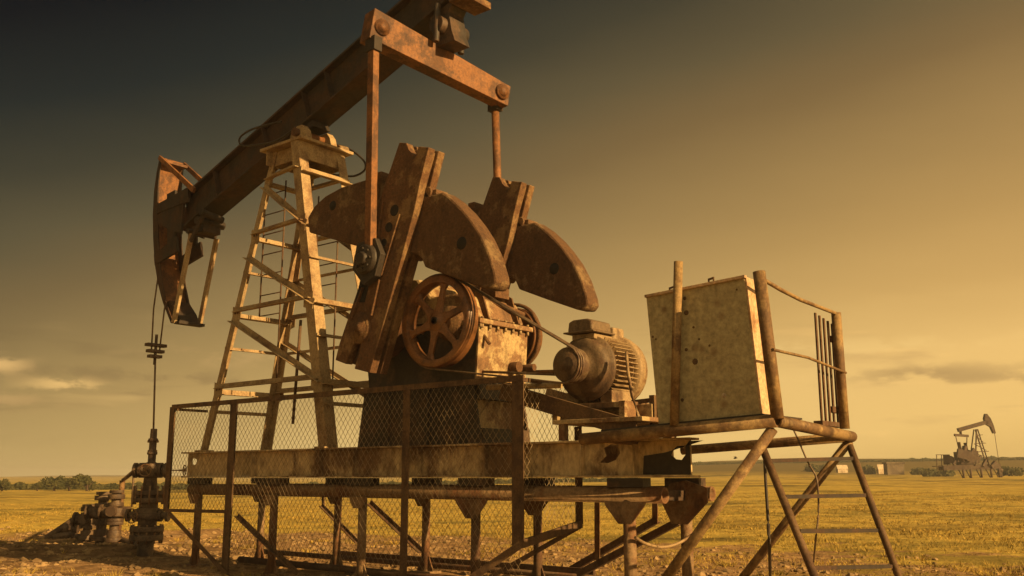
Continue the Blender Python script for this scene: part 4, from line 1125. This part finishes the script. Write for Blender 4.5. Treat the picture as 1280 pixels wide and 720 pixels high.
for px0, dep in ((1222,-1),(1229,-1),(1222,1),(1231,1)):
    dpart('samson_leg', MB().bar(D(1225+(px0-1225)*.2, 540, dep*.4), D(1222+(px0-1225)*2.4+2, 584, dep), .16, .16))
sbm = MB()
for py in (548,558,568): 
    w = (py-540)*.28+1.5
    sbm.bar(D(1225-w,py,-.8), D(1226+w,py-1,-.8), .1, .1); sbm.bar(D(1225-w,py,-.8), D(1226+w,py+8,-.8), .08, .08)
dpart('samson_brace', sbm)
dpart('equaliser_beam', MB().bar(D(1197,547,-.3), D(1216,548,.3), .3, .35)); dpart('tail_bearing', MB().bar(D(1206,541), D(1206,547), .3, .3))
for px, dep in ((1198,-1.2),(1215,1.2)):
    dpart('pitman_arm', MB().bar(D(px,547,dep*.3), D(px+.5,572,dep), .1, .1))
    cm = MB(); cm.bar(D(px+0,556,dep), D(px+3,580,dep), .4, .3); cm.bar(D(px-3,569,dep), D(px+9,572,dep), .5, 1.3); dpart('crank', cm)
for q0, q1, w_ in (((1196,580),(1201,566),.35),((1204,570),(1207,561),.5),((1212,571),(1218,564),.4),((1218,581),(1226,572),.3),((1190,583),(1199,572),.3),((1226,585),(1232,577),.4),((1236,586),(1243,580),.5)):
    dpart('machine_housing', MB().bar(D(*q0, -.9), D(*q1, -.7), w_, w_))
gm = MB(); gm.bar(D(1199,575), D(1222,574), 2.0, 1.8); gm.bar(D(1200,583), D(1216,583), 1.6, 1.2); gm.tube(D(1210,574,-1.4), D(1210,574,-1.1), .7); dpart('gearbox', gm)
dpart('motor', MB().tube(D(1188,577,-.7), D(1194,577,.7), .55)); 
dpart('skid_beam', MB().bar(D(1178,587,-.8), D(1248,585,-.8), .25, .7)); dpart('skid_beam', MB().bar(D(1178,587,.8), D(1248,585,.8), .25, .7))
for px in (1202,1211,1224,1236,1246):
    dpart('leg', MB().tube(D(px,586,-.8), D(px,600,-.8), .16, 8)); dpart('leg_brace', MB().tube(D(px,588,.8), D(px+5,599,.8), .07, 6))
pm = MB(); 
for px in (1174,1180,1187): pm.tube(D(px,571), D(px-1,590), .06, 6)
pm.bar(D(1173,571), D(1190,571), .06, .08); pm.bar(D(1173,577), D(1190,577), .06, .08); pm.bar(D(1170,585), D(1195,585), 1.5, .1); pm.bar(D(1186,571), D(1186,583), .8, .7, (0,0,1)); dpart('service_platform', pm)
dpart('polished_rod', MB().tube(D(1248,545), D(1250,583), .04, 6)); dpart('wellhead', MB().tube(D(1250,583), D(1251,600), .22, 8).tube(D(1249,590), D(1253,590), .3, 8))

# ------------------------------------------------------------------ distant shed, tents, bushes, bird
def hut(name, px, r, wpx, hpx, mat, label, cat, gable=.0):
    p = polar(px, r); p.z = GZ(p); kk = r/1260
    w = wpx*kk; h = hpx*kk; d_h = w*.6
    o_ = thing(name, label, cat, tuple(p)); 
    a = p-ux*w/2; c = p+ux*w/2
    MB().bar(a+up*h*.4, c+up*h*.4, d_h, h*.95, (0,0,1)).build('wall', M[mat], o_)
    if gable:
        m_ = MB(); m_.sweep([(-d_h*.55,0),(d_h*.55,0),(0,h*gable)], a-ux*.1+up*h*.86, c+ux*.1+up*h*.86); m_.build('roof', M[mat], o_)
    else: MB().bar(a-ux*.2+up*h*.93, c+ux*.2+up*h*.93, d_h*1.15, h*.12).build('roof', M[mat], o_)
    return o_
hut('shed', 1118, 230, 20, 15, 'shed', 'small dark flat-roofed shed on the right horizon between scrub and distant pump jack', 'shed')
hut('pale_tent', 1053, 240, 12, 5, 'tent', 'low pale gabled tent on the horizon, just right of the ladder', 'tent', 1.0)
hut('pale_tent', 1102, 235, 8, 6, 'tent', 'low pale gabled tent on the horizon, touching the dark shed', 'tent', 1.0)
def bush(name, px, r, wpx, hpx, label, group, seed, cat='tree'):
    rnd = random.Random(seed)
    p = polar(px, r); p.z = GZ(p)-.1; kk = r/1260; w = wpx*kk; h = hpx*kk
    o_ = thing(name, label, cat, tuple(p), group)
    MB().tube(p, p+up*h*.5, w*.045+.04, 7, w*.02+.02).tube(p+up*h*.25, p+up*h*.6+ux*w*.2, w*.02+.03, 6, .02).tube(p+up*h*.2, p+up*h*.55-ux*w*.22, w*.02+.03, 6, .02).build('trunk', M['bark'], o_)
    bm_ = MB(); blobs = [(rnd.uniform(-.33,.33)*w, rnd.uniform(-.3,.3)*w, h*rnd.uniform(.35,.78), rnd.uniform(.16,.26)*w) for _ in range(9)]
    for i in range(1100):
        bx_, by_, bz_, br = rnd.choice(blobs)
        v = Vector((rnd.gauss(0,1), rnd.gauss(0,1), rnd.gauss(0,1))).normalized()*br*rnd.uniform(.55,1.05); v.z *= .8
        c = p+ux*bx_+uy*by_+up*max(bz_, .1)+v
        if c.z < p.z+.05: c.z = p.z+.05+rnd.random()*.2
        s = rnd.uniform(.035,.07)*w*.8
        a_ = Vector((rnd.gauss(0,1), rnd.gauss(0,1), rnd.gauss(0,1))).normalized(); b2 = a_.orthogonal().normalized()
        vs_ = [bm_.bm.verts.new(c+a_*s), bm_.bm.verts.new(c+b2*s*.8), bm_.bm.verts.new(c-a_*s*.8), bm_.bm.verts.new(c-b2*s)]
        bm_.bm.faces.new(vs_)
    bm_.build('crown', M['foliage'], o_)
for i, (px, w, h, lab) in enumerate(((4,20,16,'round scrub tree at the far left edge of the horizon'),(48,14,14,'smallest round scrub tree left of the joined treeline'),
        (69,26,20,'broad scrub tree on the left horizon, second from the gap'),(88,22,18,'middle scrub tree of the left horizon clump'),(110,32,20,'widest scrub tree at the right end of the left horizon clump'))):
    bush('scrub_tree', px, 138, w, h, lab, 'scrub trees on the left horizon', 40+i)
for i, (px, r, w, h, lab) in enumerate(((1086,232,26,9,'low dark bush on the horizon left of the shed'),(1150,228,22,8,'low dark bush between the shed and the distant pump jack'),
        (1172,200,36,7,'wide low bush in front of the distant pump jack platform'),(1262,190,26,10,'dark bush right of the distant pump jack wellhead'),(1025,245,30,7,'low bush seen between the ladder rungs on the horizon'))):
    bush('low_bush', px, r, w, h, lab, 'bushes on the right horizon', 60+i, 'bush')
# far hedge strips as ground cover
def hedge(px0, px1, r, hpx, seed, label):
    rnd = random.Random(seed); bm_ = MB(); kk = r/1260
    for i in range(int((px1-px0)*28)):
        px = rnd.uniform(px0, px1); p = polar(px, r+rnd.uniform(-3,3)); g = GZ(p)
        hh_ = hpx*kk*(.45+.8*abs(noise.noise(Vector((px*.06, seed, 0)))))
        c = Vector((p.x, p.y, g+rnd.random()*hh_)); s = rnd.uniform(.1,.22)
        a_ = Vector((rnd.gauss(0,1), rnd.gauss(0,1), rnd.gauss(0,1))).normalized(); b2 = a_.orthogonal().normalized()
        bm_.bm.faces.new([bm_.bm.verts.new(c+a_*s), bm_.bm.verts.new(c+b2*s), bm_.bm.verts.new(c-a_*s), bm_.bm.verts.new(c-b2*s)])
    o_ = bm_.build('far_scrub', M['foliage']); tag(o_, label, 'scrub', kind='stuff')
hedge(-20, 330, 150, 11, 3, 'low far scrub along the left horizon')
hedge(330, 800, 170, 8, 4, 'low far scrub along the middle horizon')
hedge(860, 1300, 330, 5, 5, 'low far scrub along the right hillside')
bp_ = polar(920, 90); bp_.z = CAMH+90*(597-573)/1260
bd = MB(); bd.lathe([(0,-.16),(.05,-.1),(.075,0),(.055,.09),(.035,.13),(.045,.16),(.02,.2),(0,.24)], bp_, ux+up*.1, 12)
for s in (-1, 1):
    w0 = bp_+ux*.04
    pts = [w0-ux*.07, w0+ux*.07, w0+ux*.05+uy*s*.2+up*.12, w0-ux*.05+uy*s*.34+up*.17-ux*.06, w0-ux*.07+uy*s*.18+up*.1]
    T_ = [bd.bm.verts.new(q) for q in pts]; U_ = [bd.bm.verts.new(q-up*.012) for q in pts]
    bd.bm.faces.new(T_); bd.bm.faces.new(U_[::-1])
    for i in range(5): bd.bm.faces.new((T_[i], U_[i], U_[(i+1) % 5], T_[(i+1) % 5]))
o_ = bd.build('bird', M['bird']); rebase(o_, tuple(bp_)); tag(o_, 'tiny dark bird flying low above the field behind the platform strut', 'bird')

# ------------------------------------------------------------------ grass and stones
def in_dirt(x, y):
    q = math.sqrt(((x+17.5)/13.5)**2+((y-12.5)/7.5)**2)+noise.noise(Vector((x*.55, y*.55, 0)))*.7
    return q < 1.0
gb_ = bmesh.new(); rnd = random.Random(5)
cnt = 0
while cnt < 42000:
    u = rnd.random(); r = 8+ (75-8)*u**1.35; a = rnd.uniform(-34, 34)
    d = fwdh*math.cos(rad(a))+rgt*math.sin(rad(a)); x, y = d.x*r, d.y*r
    if in_dirt(x, y) and rnd.random() < .93: cnt += .2; continue
    dn = noise.noise(Vector((x*.25, y*.25, 4)))
    if rnd.random() > .55+dn: cnt += .3; continue
    cnt += 1
    g = ground_h(x, y); h = rnd.uniform(.02,.07)*(1+1.2*max(0, dn)); s = 1 if r < 30 else 1.7
    for _ in range(3):
        ox_, oy_ = rnd.uniform(-.07,.07)*s, rnd.uniform(-.07,.07)*s; wd = rnd.uniform(.006,.014)*s; th = rnd.uniform(0, 3.14)
        tx, ty = rnd.uniform(-.08,.08), rnd.uniform(-.08,.08)
        gb_.faces.new([gb_.verts.new((x+ox_-wd*math.cos(th), y+oy_-wd*math.sin(th), g-.01)), gb_.verts.new((x+ox_+wd*math.cos(th), y+oy_+wd*math.sin(th), g-.01)), gb_.verts.new((x+ox_+tx, y+oy_+ty, g+h))])
tc_ = 0
while tc_ < 2600:
    r = 9+55*rnd.random()**1.3; a = rnd.uniform(-34, 34)
    d = fwdh*math.cos(rad(a))+rgt*math.sin(rad(a)); x, y = d.x*r, d.y*r
    if noise.noise(Vector((x*.22, y*.22, 11))) < .12+rnd.uniform(-.1,.15): tc_ += .12; continue
    if in_dirt(x, y) and rnd.random() < .6: continue
    tc_ += 1; g = ground_h(x, y); h = rnd.uniform(.05,.15)
    for _ in range(14):
        ox_, oy_ = rnd.gauss(0,.05), rnd.gauss(0,.05); th = rnd.uniform(0, 3.14); wd = rnd.uniform(.006,.014)
        gb_.faces.new([gb_.verts.new((x+ox_-wd*math.cos(th), y+oy_-wd*math.sin(th), g-.01)), gb_.verts.new((x+ox_+wd*math.cos(th), y+oy_+wd*math.sin(th), g-.01)), gb_.verts.new((x+ox_*2.4+rnd.gauss(0,.04), y+oy_*2.4+rnd.gauss(0,.04), g+h*rnd.uniform(.6,1.1)))])
me = bpy.data.meshes.new('dry_grass'); gb_.to_mesh(me); gb_.free(); me.materials.append(M['grass'])
o_ = bpy.data.objects.new('dry_grass', me); C.objects.link(o_); tag(o_, 'short dry golden grass over the field', 'grass', kind='stuff')
sb_ = bmesh.new(); cnt = 0
ico = [(0,0,1),(.89,0,.45),(.28,.85,.45),(-.72,.53,.45),(-.72,-.53,.45),(.28,-.85,.45),(.72,.53,-.45),(-.28,.85,-.45),(-.89,0,-.45),(-.28,-.85,-.45),(.72,-.53,-.45)]
fc = [(0,1,2),(0,2,3),(0,3,4),(0,4,5),(0,5,1),(1,6,2),(2,7,3),(3,8,4),(4,9,5),(5,10,1),(6,7,2),(7,8,3),(8,9,4),(9,10,5),(10,6,1)]
while cnt < 11000:
    r = rnd.uniform(11, 42); a = rnd.uniform(-34, 32)
    d = fwdh*math.cos(rad(a))+rgt*math.sin(rad(a)); x, y = d.x*r, d.y*r
    dirt = in_dirt(x, y)
    if not dirt and (r > 24 or rnd.random() < .80): continue
    if noise.noise(Vector((x*.8, y*.8, 8))) < rnd.uniform(-.5,.3): continue
    cnt += 1
    s = .015+.075*rnd.random()**3.6; g = ground_h(x, y)
    j = [rnd.uniform(.65,1.25) for _ in ico]; sx2, sy2, sz2 = rnd.uniform(.8,1.4), rnd.uniform(.8,1.4), rnd.uniform(.5,.9)
    vv = [sb_.verts.new((x+q[0]*s*jj*sx2, y+q[1]*s*jj*sy2, g+q[2]*s*jj*sz2)) for q, jj in zip(ico, j)]
    for f_ in fc: sb_.faces.new([vv[i] for i in f_])
me = bpy.data.meshes.new('rubble'); sb_.to_mesh(me); sb_.free(); me.materials.append(M['stone'])
o_ = bpy.data.objects.new('rubble', me); C.objects.link(o_); tag(o_, 'scattered small stones and clods on the bare soil', 'rubble', kind='stuff')

# ------------------------------------------------------------------ haze
hm_ = MB().box((-1300, -1300, -3), (1300, 1300, 12.6))
HZ = hm_.build('haze', M['tent']); HZ.data.materials.clear()
mh = bpy.data.materials.new('haze_air'); mh.use_nodes = True; nt = mh.node_tree; nt.nodes.clear()
ho = nt.nodes.new('ShaderNodeOutputMaterial'); pv = nt.nodes.new('ShaderNodeVolumePrincipled')
pv.inputs['Density'].default_value = .00065; pv.inputs['Color'].default_value = (.95,.93,.88,1); pv.inputs['Anisotropy'].default_value = .2
nt.links.new(pv.outputs[0], ho.inputs['Volume'])
HZ.data.materials.append(mh); tag(HZ, kind='stuff'); HZ['label'] = 'golden dust haze in the air over the plain'; HZ['category'] = 'haze'
